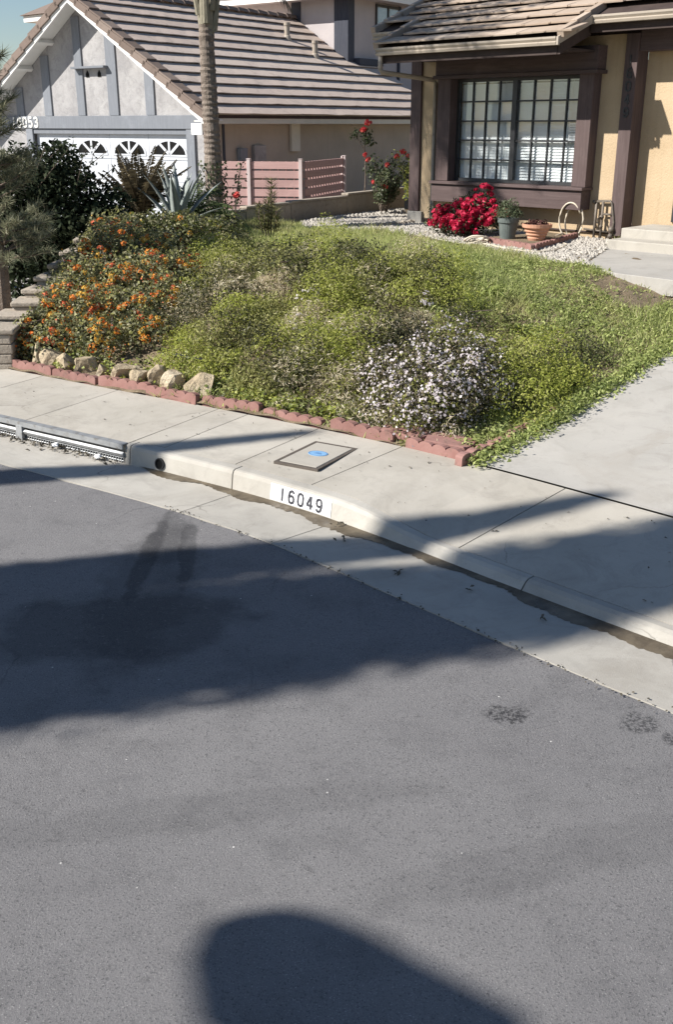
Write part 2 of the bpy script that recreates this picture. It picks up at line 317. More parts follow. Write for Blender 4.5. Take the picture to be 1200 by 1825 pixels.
M['palm_leaf'] = leafm('palm_leaflet', [(0, (.035, .06, .02)), (.7, (.075, .11, .035)), (1, (.14, .16, .06))], .3, .5)
M['rose_leaf'] = leafm('rose_leaf', [(0, (.04, .055, .025)), (.7, (.085, .105, .05)), (1, (.17, .18, .1))], .25, .5)
M['euphorbia_leaf'] = leafm('euphorbia_leaf', [(0, (.08, .09, .035)), (.6, (.16, .16, .07)), (1, (.30, .26, .13))], .25, .5)
M['rosemary_leaf'] = leafm('potted_leaf', [(0, (.06, .08, .04)), (.7, (.12, .145, .08)), (1, (.2, .22, .14))], .2, .5)
M['succulent'] = leafm('dark_red_succulent', [(0, (.05, .022, .02)), (.7, (.10, .04, .035)), (1, (.15, .08, .06))], .1, .5)
M['cypress_leaf'] = leafm('cypress_leaf', [(0, (.02, .034, .016)), (.7, (.04, .06, .026)), (1, (.07, .09, .04))], .1, .6)
M['fibre'] = leafm('palm_fibre', [(0, (.05, .045, .035)), (1, (.14, .12, .09))], .2, .7)

# ------------------------------------------------------------------ mesh helpers
class MB:
    def __init__(s): s.v = []; s.f = []; s.m = []
    def add(s, vs, fs, mi=0, T=None):
        b = len(s.v)
        s.v += [tuple(T @ Vector(p)) for p in vs] if T is not None else [tuple(p) for p in vs]
        s.f += [tuple(i + b for i in f) for f in fs]; s.m += [mi] * len(fs); return s
    def box(s, x0, x1, y0, y1, z0, z1, mi=0, T=None):
        vs = [(x0,y0,z0),(x1,y0,z0),(x1,y1,z0),(x0,y1,z0),(x0,y0,z1),(x1,y0,z1),(x1,y1,z1),(x0,y1,z1)]
        return s.add(vs, [(0,3,2,1),(4,5,6,7),(0,1,5,4),(1,2,6,5),(2,3,7,6),(3,0,4,7)], mi, T)
    def prism(s, poly, z0, z1, mi=0, T=None):
        """poly in xy, extruded in z (z0/z1 may be functions of x, y)"""
        n = len(poly); f0 = z0 if callable(z0) else (lambda x, y: z0); f1 = z1 if callable(z1) else (lambda x, y: z1)
        vs = [(x, y, f0(x, y)) for x, y in poly] + [(x, y, f1(x, y)) for x, y in poly]
        fs = [tuple(range(n - 1, -1, -1)), tuple(range(n, 2 * n))] + [(i, (i + 1) % n, n + (i + 1) % n, n + i) for i in range(n)]
        return s.add(vs, fs, mi, T)
    def tube(s, path, rad, n=8, mi=0, cap=True, T=None):
        P = [Vector(p) for p in path]; rr = rad if hasattr(rad, '__len__') else [rad] * len(P)
        vs = []; ref = Vector((0, 0, 1))
        for i, p in enumerate(P):
            t = (P[min(i + 1, len(P) - 1)] - P[max(i - 1, 0)]).normalized()
            a = t.cross(ref)
            if a.length < .2: a = t.cross(Vector((1, 0, 0)))
            a.normalize(); b = t.cross(a)
            for k in range(n):
                an = 2 * math.pi * k / n; vs.append(p + (a * math.cos(an) + b * math.sin(an)) * rr[i])
        fs = [(i*n+k, i*n+(k+1)%n, (i+1)*n+(k+1)%n, (i+1)*n+k) for i in range(len(P)-1) for k in range(n)]
        if cap: fs += [tuple(range(n - 1, -1, -1)), tuple(range((len(P)-1)*n, len(P)*n))]
        return s.add(vs, fs, mi, T)
    def lathe(s, prof, n=20, c=(0, 0), mi=0, T=None):
        vs = [(c[0] + r * math.cos(2*math.pi*k/n), c[1] + r * math.sin(2*math.pi*k/n), z) for r, z in prof for k in range(n)]
        fs = [(i*n+k, i*n+(k+1)%n, (i+1)*n+(k+1)%n, (i+1)*n+k) for i in range(len(prof)-1) for k in range(n)]
        return s.add(vs, fs, mi, T)
    def build(s, name, mats, parent=None, bevel=0, smooth=False, loc=None):
        me = bpy.data.meshes.new(name); me.from_pydata(s.v, [], s.f)
        for m in (mats if isinstance(mats, (list, tuple)) else [mats]): me.materials.append(m)
        me.polygons.foreach_set('material_index', s.m)
        if smooth: me.polygons.foreach_set('use_smooth', [True] * len(s.f))
        me.update(); return link(name, me, parent, bevel, loc)
def link(name, me, parent=None, bevel=0, loc=None):
    o = bpy.data.objects.new(name, me); scene.collection.objects.link(o)
    if parent is not None: o.parent = parent
    if loc is not None: o.location = loc
    if bevel:
        b = o.modifiers.new('bevel', 'BEVEL'); b.width = bevel; b.segments = 2; b.limit_method = 'ANGLE'; b.angle_limit = R(40)
    return o
def tag(o, label=None, cat=None, group=None, kind=None):
    if label: o['label'] = label
    if cat: o['category'] = cat
    if group: o['group'] = group
    if kind: o['kind'] = kind
    return o
def thing(name, label, cat, loc=(0, 0, 0), rz=0, group=None):
    o = bpy.data.objects.new(name, None); scene.collection.objects.link(o); o.empty_display_size = .2
    o.location = loc; o.rotation_euler = (0, 0, rz); return tag(o, label, cat, group)
def structure(o): o['kind'] = 'structure'; return o
def quads(name, V, mats, parent=None, mi=None, loc=None):
    """V: (n, k, 3) array of separate k-cornered faces"""
    n, k, _ = V.shape; me = bpy.data.meshes.new(name)
    me.vertices.add(n * k); me.vertices.foreach_set('co', V.reshape(-1).astype(np.float32))
    me.loops.add(n * k); me.loops.foreach_set('vertex_index', np.arange(n * k, dtype=np.int32))
    me.polygons.add(n); me.polygons.foreach_set('loop_start', np.arange(0, n * k, k, dtype=np.int32))
    for m in (mats if isinstance(mats, (list, tuple)) else [mats]): me.materials.append(m)
    if mi is not None: me.polygons.foreach_set('material_index', np.asarray(mi, dtype=np.int32))
    me.update(calc_edges=True); return link(name, me, parent, 0, loc)
def gridmesh(name, X, Y, Z, m, parent=None, smooth=True):
    a, b = X.shape; V = np.stack([X, Y, Z], -1).reshape(-1, 3)
    i = np.arange(a * b).reshape(a, b); F = np.stack([i[:-1, :-1], i[:-1, 1:], i[1:, 1:], i[1:, :-1]], -1).reshape(-1, 4)
    me = bpy.data.meshes.new(name); me.from_pydata(V.tolist(), [], F.tolist()); me.materials.append(m)
    if smooth: me.polygons.foreach_set('use_smooth', [True] * len(F))
    me.update(); o = link(name, me, parent); return o
def unit(v): return v / np.maximum(np.linalg.norm(v, axis=-1, keepdims=True), 1e-9)
def leaves_at(P, Nrm, size, aspect=.55, tilt=.8):
    """one pointed four-cornered leaf per point, facing roughly along Nrm"""
    n = len(P); nr = unit(Nrm + rng.normal(0, tilt, (n, 3)))
    a = unit(np.cross(nr, rng.normal(0, 1, (n, 3)))); b = np.cross(nr, a)
    L = (size * rng.uniform(.6, 1.35, n))[:, None]; w = L * aspect
    fold = nr * L * .12
    return np.stack([P - a * L * .5, P + b * w * .5 + fold, P + a * L * .5, P - b * w * .5 + fold], 1)
def blades_at(P, h, w, lean=.5, dirv=None):
    n = len(P); d = rng.normal(0, lean, (n, 3)); d[:, 2] = 1
    if dirv is not None: d = d + dirv
    d = unit(d); H = (h * rng.uniform(.5, 1.4, n))[:, None]
    s = unit(np.cross(d, rng.normal(0, 1, (n, 3)))) * (w * rng.uniform(.7, 1.3, n))[:, None] * .5
    return np.stack([P - s, P + s, P + d * H], 1)
def dome_points(n, c, r, shell=.5, low=-.1):
    """points in the outer part of an ellipsoid, with outward normals"""
    d = unit(rng.normal(0, 1, (n * 2, 3))); d = d[d[:, 2] > low][:n]
    while len(d) < n: d = np.concatenate([d, d])[:n]
    q = rng.uniform(shell ** 3, 1, len(d)) ** (1 / 3)
    lump = 1 + .16 * np.sin(d[:, 0] * 5.3 + c[0] * 9) * np.cos(d[:, 1] * 4.7 + c[1] * 7) + .1 * np.sin(d[:, 2] * 9 + c[0] * 5)
    r = np.asarray(r, float); P = np.asarray(c, float) + d * r * (q * lump)[:, None]
    return P, unit(d / r)
def coons(L, Rr, F, Bk, a, b):
    """surface patch between left/right side curves and front/back curves (callables 0..1)"""
    u = np.linspace(0, 1, b)[None, :, None]; v = np.linspace(0, 1, a)[:, None, None]
    g = lambda f, t: np.array([f(x) for x in t])
    l = g(L, v[:, 0, 0])[:, None]; r = g(Rr, v[:, 0, 0])[:, None]; f = g(F, u[0, :, 0])[None]; k = g(Bk, u[0, :, 0])[None]
    c00, c10, c01, c11 = f[0, 0], f[0, -1], k[0, 0], k[0, -1]
    S = (1-u)*l + u*r + (1-v)*f + v*k - ((1-u)*(1-v)*c00 + u*(1-v)*c10 + (1-u)*v*c01 + u*v*c11)
    return S[..., 0], S[..., 1]
def plf(pts):
    P = np.array(pts, float); d = np.concatenate([[0], np.cumsum(np.linalg.norm(np.diff(P, axis=0), axis=1))]); d /= d[-1]
    return lambda t: (np.interp(t, d, P[:, 0]), np.interp(t, d, P[:, 1]))

# ------------------------------------------------------------------ stroke lettering (raised flat digits)
DIG = {'0': [[(.5,1),(.82,.93),(.95,.72),(.95,.54)], [(.95,.46),(.95,.28),(.82,.07),(.5,0)], [(.5,0),(.18,.07),(.05,.28),(.05,.46)], [(.05,.54),(.05,.72),(.18,.93),(.5,1)]],
       '1': [[(.5,0),(.5,1)]],
       '6': [[(.9,.86),(.7,.98),(.5,1),(.2,.9),(.06,.6),(.05,.34)], [(.07,.26),(.2,.05),(.5,0),(.8,.06),(.94,.28)], [(.94,.34),(.8,.54),(.5,.6),(.2,.52)]],
       '4': [[(.62,1),(.05,.32)], [(.05,.27),(.98,.27)], [(.7,0),(.7,.2)], [(.7,.34),(.7,1)]],
       '9': [[(.1,.14),(.3,.02),(.5,0),(.8,.1),(.94,.4),(.95,.66)], [(.93,.74),(.8,.95),(.5,1),(.2,.94),(.06,.72)], [(.06,.66),(.2,.46),(.5,.4),(.8,.48)]],
       '5': [[(.9,1),(.14,1)], [(.14,.96),(.1,.56)], [(.1,.54),(.5,.62),(.85,.52),(.95,.3),(.8,.06),(.5,0),(.1,.1)]],
       '3': [[(.08,.88),(.3,.99),(.6,1),(.88,.86),(.88,.66),(.7,.54),(.4,.53)], [(.7,.52),(.94,.38),(.94,.16),(.7,.01),(.4,0),(.06,.12)]]}
def stroke_poly(mb, pts, wd, to3, th, mi=0):
    for (a, b) in zip(pts[:-1], pts[1:]):
        ax, ay = a; bx, by = b; dx, dy = bx - ax, by - ay; l = math.hypot(dx, dy) or 1e-6
        ex, ey = dx / l * wd * .18, dy / l * wd * .18; nx, ny = -dy / l * wd / 2, dx / l * wd / 2
        q = [(ax-ex+nx, ay-ey+ny), (ax-ex-nx, ay-ey-ny), (bx+ex-nx, by+ey-ny), (bx+ex+nx, by+ey+ny)]
        vs = [to3(x, y, 0) for x, y in q] + [to3(x, y, th) for x, y in q]
        mb.add(vs, [(0,1,2,3),(4,7,6,5),(0,4,5,1),(1,5,6,2),(2,6,7,3),(3,7,4,0)], mi)
def digit(mb, ch, x, y, w, h, wd, to3, th, mi=0):
    for st in DIG[ch]: stroke_poly(mb, [(x + px * w, y + py * h) for px, py in st], wd, to3, th, mi)
# ================================================================== THE SETTING
def profile_piece(name, prof, s0, s1, m, parent=None, n=4, gap=.004, bevel=0, kind=None):
    """a piece of kerb / gutter / pavement between s0 and s1; prof(s) gives its closed cross-section [(offset, z)]"""
    ss = np.linspace(s0 + gap, s1 - gap, n); vs = []; fs = []
    for s in ss:
        for o, z in prof(s):
            x, y = road(s, o); vs.append((float(x), float(y), float(z)))
    k = len(prof(s0))
    for i in range(n - 1):
        for j in range(k): fs.append((i*k+j, (i+1)*k+j, (i+1)*k+(j+1)%k, i*k+(j+1)%k))
    fs += [tuple(range(k)), tuple(range((n-1)*k+k-1, (n-1)*k-1, -1))]
    mb = MB(); mb.add(vs, fs); o = mb.build(name, m, parent, bevel)
    bm = bmesh.new(); bm.from_mesh(o.data); bmesh.ops.recalc_face_normals(bm, faces=bm.faces); bm.to_mesh(o.data); bm.free()
    return o

# ground: one sheet out to the horizon, well below everything built on it
mb = MB(); mb.add([(450*math.cos(a), 450*math.sin(a), -.35) for a in np.linspace(0, 2*math.pi, 48, endpoint=False)], [tuple(range(48))])
structure(mb.build('ground', M['dry_soil']))

# road
ss = np.concatenate([np.linspace(-34, -7, 18), np.linspace(-6.5, 6, 64), np.linspace(7, 26, 14)]); oo = np.concatenate([np.linspace(-8.15, -2.2, 20), np.linspace(-2, -.57, 16)])
SS, OO = np.meshgrid(ss, oo, indexing='ij'); XX, YY = road(SS, OO)
edge = np.where(OO > -.6, .012 * np.sin(SS * 9) * np.sin(SS * 3.7) + .008 * np.sin(SS * 23), 0)
XX, YY = road(SS, OO + edge)
structure(gridmesh('road', XX, YY, .002 + .02 * np.sin((OO + .57) / -7.58 * math.pi), M['asphalt']))
# dirt bed below gutter, kerb and pavement (shows in the joints)
OB = np.linspace(-.62, 1.3, 10); SS, OO = np.meshgrid(np.linspace(-34, 26, 120), OB, indexing='ij'); XX, YY = road(SS, OO)
ZZ = np.where(OO < .06, -.06, kh(SS) * .3 + .012)
structure(gridmesh('roadbed', XX, YY, ZZ, M['joint'], smooth=False))
# gutter of concrete slabs
gutter = structure(thing('gutter', None, None, road(0, -.3) + (0,)))
inv = Matrix.Translation(-Vector(gutter.location))
def under(o, parent):                   # keep world coordinates in the mesh, move it under its parent
    o.data.transform(Matrix.Translation(-Vector(parent.location))); o.parent = parent; return o
gprof = lambda s: [(-.57, -.1), (-.57, .008), (-.45, .0), (-.12, -.014), (.012, -.02), (.012, -.1)]
for a, b in ((-34, -12), (-12, -7), (-7, -4.2), (-4.2, -.77), (-.77, .13), (.13, 3.4), (3.4, 6), (6, 26)):
    under(profile_piece('gutter_slab', gprof, a, b, M['concrete_kerb'], n=max(5, int((b-a)*5))), gutter)
# kerb
kerb = structure(thing('kerb', None, None, road(0, .07) + (0,)))
def kprof(s):
    k = float(kh(s)); r = (0.13 - k) / .085
    return [(0, -.08), (.0, -.02), (.018 + .03*r, k*.8 - .004), (.03 + .045*r, k - .006*(1-r)), (.05 + .05*r, k), (.128, k), (.128, -.08)]
for a, b in ((-34, -12), (-12, -5.6), (-1.9, -1.845), (-1.845, -.83), (-.83, 1.6), (1.6, 3.6), (3.6, 6), (6, 26)):
    under(profile_piece('kerb_stone', kprof, a, b, M['concrete_kerb'], n=max(4, int((b-a)*8)), bevel=.004), kerb)
# sidewalk slabs
sidewalk = structure(thing('sidewalk', None, None, road(0, .6) + (.14,)))
def swz(s, o): k = float(kh(s)); return k + (o - .13) / (ew(s) - .13) * (.16 - k)
def swprof(s): e = float(ew(s)); return [(.131, swz(s, .131) - .1), (.131, swz(s, .131)), (e*.5, swz(s, e*.5)), (e, swz(s, e)), (e, swz(s, e) - .1)]
def swprof_d(s): e = float(ew(s)); return [(.052, .03), (.052, swz(s, .131) + .0), (e*.5, swz(s, e*.5)), (e, swz(s, e)), (e, swz(s, e) - .1)]
for a, b in ((-34, -14), (-14, -9), (-9, -7.2), (-7.2, -5.6)): under(profile_piece('sidewalk_slab', swprof, a, b, M['concrete'], n=max(4, int((b-a)*5))), sidewalk)
for a, b in ((-5.6, -4.07), (-4.07, -3.06), (-3.06, -1.9)): under(profile_piece('sidewalk_slab', swprof_d, a, b, M['concrete'], n=5), sidewalk)
for a, b in ((-1.9, -1.59), (-1.59, -.9), (-.9, -.2), (-.2, 1.05), (1.05, 2.9), (2.9, 4.6), (4.6, 6.4), (6.4, 26)):
    under(profile_piece('sidewalk_slab', swprof, a, b, M['concrete'], n=max(5, int((b-a)*6))), sidewalk)
# wet silt lying along the foot of the kerb
sv = np.linspace(-1.75, 3.6, 320); wob = .072 + .035*np.sin(sv*3.1+1) + .018*np.sin(sv*7.7) + .012*np.sin(sv*19+1) + rng.normal(0, .007, 320) + .05*np.exp(-((sv+.75)/.22)**2)
wob *= sm((sv + 1.75) / .35)
V = []
for i in range(len(sv) - 1):
    a0 = road(sv[i], .012); a1 = road(sv[i+1], .012); b0 = road(sv[i], -wob[i]); b1 = road(sv[i+1], -wob[i+1])
    V.append([(*b0, -.013), (*b1, -.013), (*a1, -.006), (*a0, -.006)])
structure(quads('gutter_silt', np.array(V, float), M['silt']))

# planted bank and lawn in front of the house
LFT = plf([(-3.36, 9.83), (-3.34, 10.3), (-3.05, 12.35), (-2.7, 15.2), (-2.2, 16.45)])
RGT = plf([road(.36, float(ew(.36))), (1.62, 7.43), (3.0, 9.02), (4.81, 11.11), (6.9, 13.5)])
FRT = lambda t: road(-4.62 + t * 4.98, float(ew(-4.62 + t * 4.98)) + .005)
BCK = plf([(-2.2, 16.45), (-1.44, 16.82), (-.76, 17.75), (.2, 19.1), (1.4, 20.9), (3.5, 19.5), (6.9, 13.5)])
LX, LY = coons(LFT, RGT, FRT, BCK, 150, 130)
LZ = hz(LX.ravel(), LY.ravel()).reshape(LX.shape)
LZ = LZ + .012 * np.sin(LX * 9 + LY * 4) * np.cos(LY * 7) + .008 * np.sin(LX * 21)
LZ[0] -= .02
lawn_ground = structure(gridmesh('lawn_ground', LX, LY, LZ, M['soil']))
LZ0 = hz(LX.ravel(), LY.ravel()).reshape(LX.shape)
def lawn_at(v, u):
    """bilinear lookup of the lawn patch, v from the pavement back, u from left to right"""
    a = v * (LX.shape[0] - 1); b = u * (LX.shape[1] - 1); i = np.minimum(a.astype(int), LX.shape[0] - 2); j = np.minimum(b.astype(int), LX.shape[1] - 2); fa = a - i; fb = b - j
    g = lambda A: (A[i, j]*(1-fa)*(1-fb) + A[i+1, j]*fa*(1-fb) + A[i, j+1]*(1-fa)*fb + A[i+1, j+1]*fa*fb)
    return g(LX), g(LY), g(LZ)
# driveway
RD = lambda t: (road(5.6, float(ew(5.6)))[0] + .655 * 9 * t, road(5.6, float(ew(5.6)))[1] + .756 * 9 * t)
FD = lambda t: road(.36 + t * 5.24, float(ew(.36 + t * 5.24)) + .007)
LD = plf([road(.36, float(ew(.36)) + .007), (1.62, 7.43), (3.0, 9.02), (4.81, 11.11), (6.9, 13.5)])
BD = plf([(6.9, 13.5), RD(1)])
DX, DY = coons(LD, RD, FD, BD, 60, 30)
DZ = zdrive(DX.ravel(), DY.ravel()).reshape(DX.shape) + .004
structure(gridmesh('driveway', DX, DY, DZ, M['concrete_drive']))
# front walk up to the porch
mb = MB(); wp = [(2.94, 12.14), (2.97, 11.75), (3.08, 11.3), (3.55, 10.76), (4.75, 11.0), (6.6, 13.2), (5.9, 14.6), (4.65, 13.9), (3.76, 14.1)]
mb.prism(wp, .7, .872); structure(mb.build('front_walk', M['concrete_drive'], bevel=.006))
# neighbour's drive and the ground between the houses
mb = MB()
la = [FRT(0)[:2]]; 
side = [(-3.42, 9.86), (-3.42, 10.3), (-3.13, 12.35), (-2.78, 15.2), (-2.26, 16.5), (-1.48, 16.9), (-.8, 17.82), (.15, 19.2), (1.3, 21.2), (3.2, 27), (-2.4, 22.3), (-9, 26.9), (-16, 25)]
fr = [tuple(float(q) for q in road(s, float(ew(s)) + .01)) for s in np.linspace(-14, -4.7, 12)]
mb.prism(side + fr, lambda x, y: -.1, lambda x, y: .155)
structure(mb.build('neighbour_drive', M['concrete_drive']))
mb = MB(); mb.prism([(-1.9, 16.75), (-1.45, 16.98), (-.77, 17.9), (.18, 19.28), (1.33, 21.2), (6, 34), (1.2, 27.6), (-2.35, 22.2)], .1, .55); structure(mb.build('side_yard', M['soil']))
# the far side of the street, behind and to the left of the camera
mb = MB()
f2 = [tuple(float(q) for q in road(s, -8.15)) for s in np.linspace(-30, 26, 50)]; b2 = [tuple(float(q) for q in road(s, -30)) for s in np.linspace(26, -30, 50)]
mb.prism(f2 + b2, -.3, .13); structure(mb.build('far_verge', M['dry_soil']))

# ================================================================== HOUSE WITH THE GRID WINDOW
A1 = 45
h1 = thing('house', 'tan stucco house with dark brown trim, tiled eaves and a large grid window', 'house', (4.01, 14.6, 0), R(-A1))
def h1w(u, v, z=0):
    a = R(A1); return Vector((4.01 + u*math.cos(a) + v*math.sin(a), 14.6 - u*math.sin(a) + v*math.cos(a), z))
# front wall round the window opening
mb = MB()
for b in ((-3.9, -3.06, 0, .2, .97, 3.52), (-.72, -.02, 0, .2, .97, 3.52), (-3.06, -.72, 0, .2, .97, 1.5), (-3.06, -.72, 0, .2, 3.06, 3.52)): mb.box(*b)
mb.box(-3.88, 4.5, .025, .2, .5, .972); mb.box(-3.9, -3.7, .2, 9, .5, 3.6); mb.box(4.3, 4.5, .2, 9, .5, 3.6)
mb.box(-3.7, 4.3, 8.8, 9, .5, 3.6)
mb.build('wall', M['stucco_tan'], h1)
mb = MB(); mb.box(-3.9, 4.3, .03, .2, 3.52, 3.86); mb.build('frieze', M['dark_soffit'], h1)
MB().box(.0, 2.6, .23, .4, .6, 3.9).build('entry_wall', M['stucco_tan'], h1)
MB().box(-3.92, 0.0, -.012, .03, .952, .972).build('weep_screed', M['dark_soffit'], h1)
MB().box(-3.97, -3.66, -.05, .1, .5, 1.07).build('footing', M['concrete_kerb'], h1, .01)
MB().box(-3.95, -3.74, -.045, .1, 1.072, 3.52).build('corner_post', M['wood_brown'], h1, .006)
MB().box(-.19, .0, -.05, .23, .935, 3.52).build('entry_post', M['wood_brown'], h1, .006)
MB().box(.002, 2.6, -.02, .2, 3.3, 3.56).build('entry_beam', M['wood_brown_h'], h1, .006)
d = MB(); d.box(.60, 1.5, .2, .232, 1.15, 3.2); d.build('front_door', M['bronze'], h1, .004)
MB().lathe([(0, .0), (.02, .0), (.03, .02), (.03, .05), (0, .06)], 12, T=Matrix.Translation((.66, .2, 2.05)) @ Matrix.Rotation(R(90), 4, 'X')).build('door_handle', M['steel'], h1, smooth=True)
# window surround
MB().box(-3.27, -3.02, -.2, -.001, 1.575, 3.085).build('window_trim', M['wood_brown'], h1, .005)
MB().box(-.77, -.54, -.2, -.001, 1.575, 3.085).build('window_trim', M['wood_brown'], h1, .005)
MB().box(-3.3, -.49, -.23, -.001, 3.09, 3.39).build('head_board', M['wood_brown_h'], h1, .005)
MB().box(-3.32, -.46, -.27, -.002, 3.04, 3.088).build('head_ledge', M['wood_brown_h'], h1, .005)
MB().box(-3.32, -.53, -.29, -.002, 1.53, 1.572).build('sill', M['wood_brown_h'], h1, .006)
MB().box(-3.3, -.56, -.25, -.002, 1.265, 1.527).build('sill_board', M['wood_brown_h'], h1, .006)
# the window: frame with bars, forty panes, blind behind
wx0, wx1, wz0, wz1 = -3.02, -.74, 1.575, 3.04
mb = MB(); y0, y1 = -.03, .03; xm = -1.945
mb.box(wx0, wx0+.045, y0, y1, wz0, wz1); mb.box(wx1-.045, wx1, y0, y1, wz0, wz1); mb.box(wx0+.045, wx1-.045, y0, y1, wz0, wz0+.045); mb.box(wx0+.045, wx1-.045, y0, y1, wz1-.045, wz1)
mb.box(xm-.04, xm+.04, y0-.012, y1, wz0+.045, wz1-.045)
cells = []
for (a, b) in ((wx0+.045, xm-.04), (xm+.04, wx1-.045)):
    cw = (b - a) / 4; ch = (wz1 - wz0 - .09) / 5
    for i in range(1, 4): mb.box(a+cw*i-.009, a+cw*i+.009, y0+.008, y1-.01, wz0+.045, wz1-.045)
    for j in range(1, 5):
        for i in range(4):
            mb.box(a+cw*i+(.011 if i else 0), a+cw*(i+1)-(.011 if i < 3 else 0), y0+.009, y1-.011, wz0+.045+ch*j-.011, wz0+.045+ch*j+.011)
    for i in range(4):
        for j in range(5): cells.append((a+cw*(i+.5), wz0+.045+ch*(j+.5)))
win = mb.build('window', M['bronze'], h1)
pm = MB().box(-cw/2+.004, cw/2-.004, -.003, .003, -ch/2+.004, ch/2-.004)
p0 = pm.build('pane', M['glass'], win)
for k, (x, z) in enumerate(cells):
    p = p0 if k == 0 else p0.copy()
    if k: scene.collection.objects.link(p); p.parent = win
    p.location = (x, .008, z); p.rotation_euler = (rng.normal(0, .006), 0, rng.normal(0, .006))
# slatted blind behind the glass
sl = MB().box(-1.0, 1.0, -.022, .022, -.0015, .0015); 
nsl = 34
for (a, b, tl) in ((wx0+.03, xm-.01, 74), (xm+.01, wx1-.03, 58)):
    mb = MB(); mb.box(a, b, .05, .09, wz1-.06, wz1-.01)
    for k in range(nsl):
        z = wz0 + .03 + k * (wz1 - wz0 - .09) / nsl
        T = Matrix.Translation(((a+b)/2, .07, z)) @ Matrix.Rotation(R(tl), 4, 'X') @ Matrix.Diagonal(((b-a)/2, 1, 1, 1))
        mb.box(-1, 1, -.025, .025, -.001, .001, 0, T)
    for q in (.2, .8): mb.tube([(a+(b-a)*q, .043, wz0+.02), (a+(b-a)*q, .043, wz1-.03)], .003, 5)
    mb.build('blind', M['blind'], h1)
MB().box(wx0-.02, wx1+.02, .9, .95, 1.0, 3.4).build('room_wall', M['stucco_grey'], h1)
nt_ = MB(); nt_.box(-1.02, -.80, .020, .024, 2.17, 2.46)
nt_.m = [0] * len(nt_.f)
for k in range(7): nt_.box(-1.0, -.83 - .03*(k % 3), .0175, .0195, 2.42 - k*.034, 2.43 - k*.034, 1)
nt_.build('notice', [M['paper'], M['ink']], h1)
# house number down the post
for k, c in enumerate('16049'):
    zc = 3.14 - k * .162; mb = MB(); digit(mb, c, -.135, zc, .075, .115, .02, lambda x, y, t: (x, -.051 - t, y), .012); mb.build('number_digit', M['bronze'], h1)
# roof: battens of single tiles on a boarded plane; one stretch of eave comes lower over the window
PT = .42; pa = math.atan(PT); zr = lambda v: 3.46 + PT * (v + 1.15)
roof = MB()
def slope_slab(u0, u1, v0, v1, th=.05, dz=0):
    vs = [(u0,v0,zr(v0)-th+dz),(u1,v0,zr(v0)-th+dz),(u1,v1,zr(v1)-th+dz),(u0,v1,zr(v1)-th+dz),(u0,v0,zr(v0)+dz),(u1,v0,zr(v0)+dz),(u1,v1,zr(v1)+dz),(u0,v1,zr(v1)+dz)]
    roof.add(vs, [(0,3,2,1),(4,5,6,7),(0,1,5,4),(1,2,6,5),(2,3,7,6),(3,0,4,7)])
slope_slab(-3.66, -.53, -1.12, -.47, .06, -.03); slope_slab(-4.33, 4.9, -.47, 4.6, .06, -.03)
roof.add([(-4.33,4.6,zr(4.6)-.03),(4.9,4.6,zr(4.6)-.03),(4.9,9.3,zr(0)),(-4.33,9.3,zr(0))], [(0,1,2,3)])
roof.build('roof', M['dark_soffit'], h1)
TW, TE = .42, .325
tm = MB(); tm.box(-TW/2+.0015, TW/2-.0015, 0, TE+.06, -.013, .013); tm.box(-TW/2+.002, -TW/2+.04, -.006, .06, -.004, .0136)
t0 = None; cosp = math.cos(pa)
def put_tile(u, v):
    global t0
    if t0 is None: t0 = tm.build('roof_tile', M['tile_a'], h1, .004); o = t0
    else: o = t0.copy(); scene.collection.objects.link(o); o.parent = h1
    o.location = (u + rng.normal(0, .003), v + rng.normal(0, .004), zr(v) + .058 + rng.normal(0, .003))
    o.rotation_euler = (pa - .15 + rng.normal(0, .008), rng.normal(0, .008), rng.normal(0, .008))
row = 0; v = -1.17
while v < 1.35:
    if v < -.55: u0, u1 = -3.68, -.5
    else: u0, u1 = -4.36, 3.0
    u = u0 + TW/2 - (row % 3) * .14
    while u < u1:
        if u - TW/2 > u0 - .02: put_tile(u, v)
        u += TW
    v += TE * cosp; row += 1
mb = MB()
vv = v
while vv < 4.6:                              # rows above the ones the photograph shows
    T = Matrix.Translation((.3, vv, zr(vv) + .022)) @ Matrix.Rotation(pa - .065, 4, 'X'); mb.box(-4.6, 4.6, 0, TE + .05, -.014, .014, 0, T); vv += TE * cosp
tag(mb.build('upper_roof_tiles', M['tile_a'], h1), kind='stuff')
# rake tiles up the left gable and both sides of the low eave
rk = MB(); rk.box(-.05, .05, 0, TE + .06, -.07, .03)
r0 = None
for (u, va, vb) in ((-4.37, -.5, 2.4), (-3.69, -1.17, -.55), (-.49, -1.17, -.55)):
    v = va
    while v < vb:
        if r0 is None: r0 = rk.build('rake_tile', M['tile_a'], h1, .006); o = r0
        else: o = r0.copy(); scene.collection.objects.link(o); o.parent = h1
        o.location = (u, v, zr(v) + .045); o.rotation_euler = (pa - .05, 0, 0); v += TE * cosp
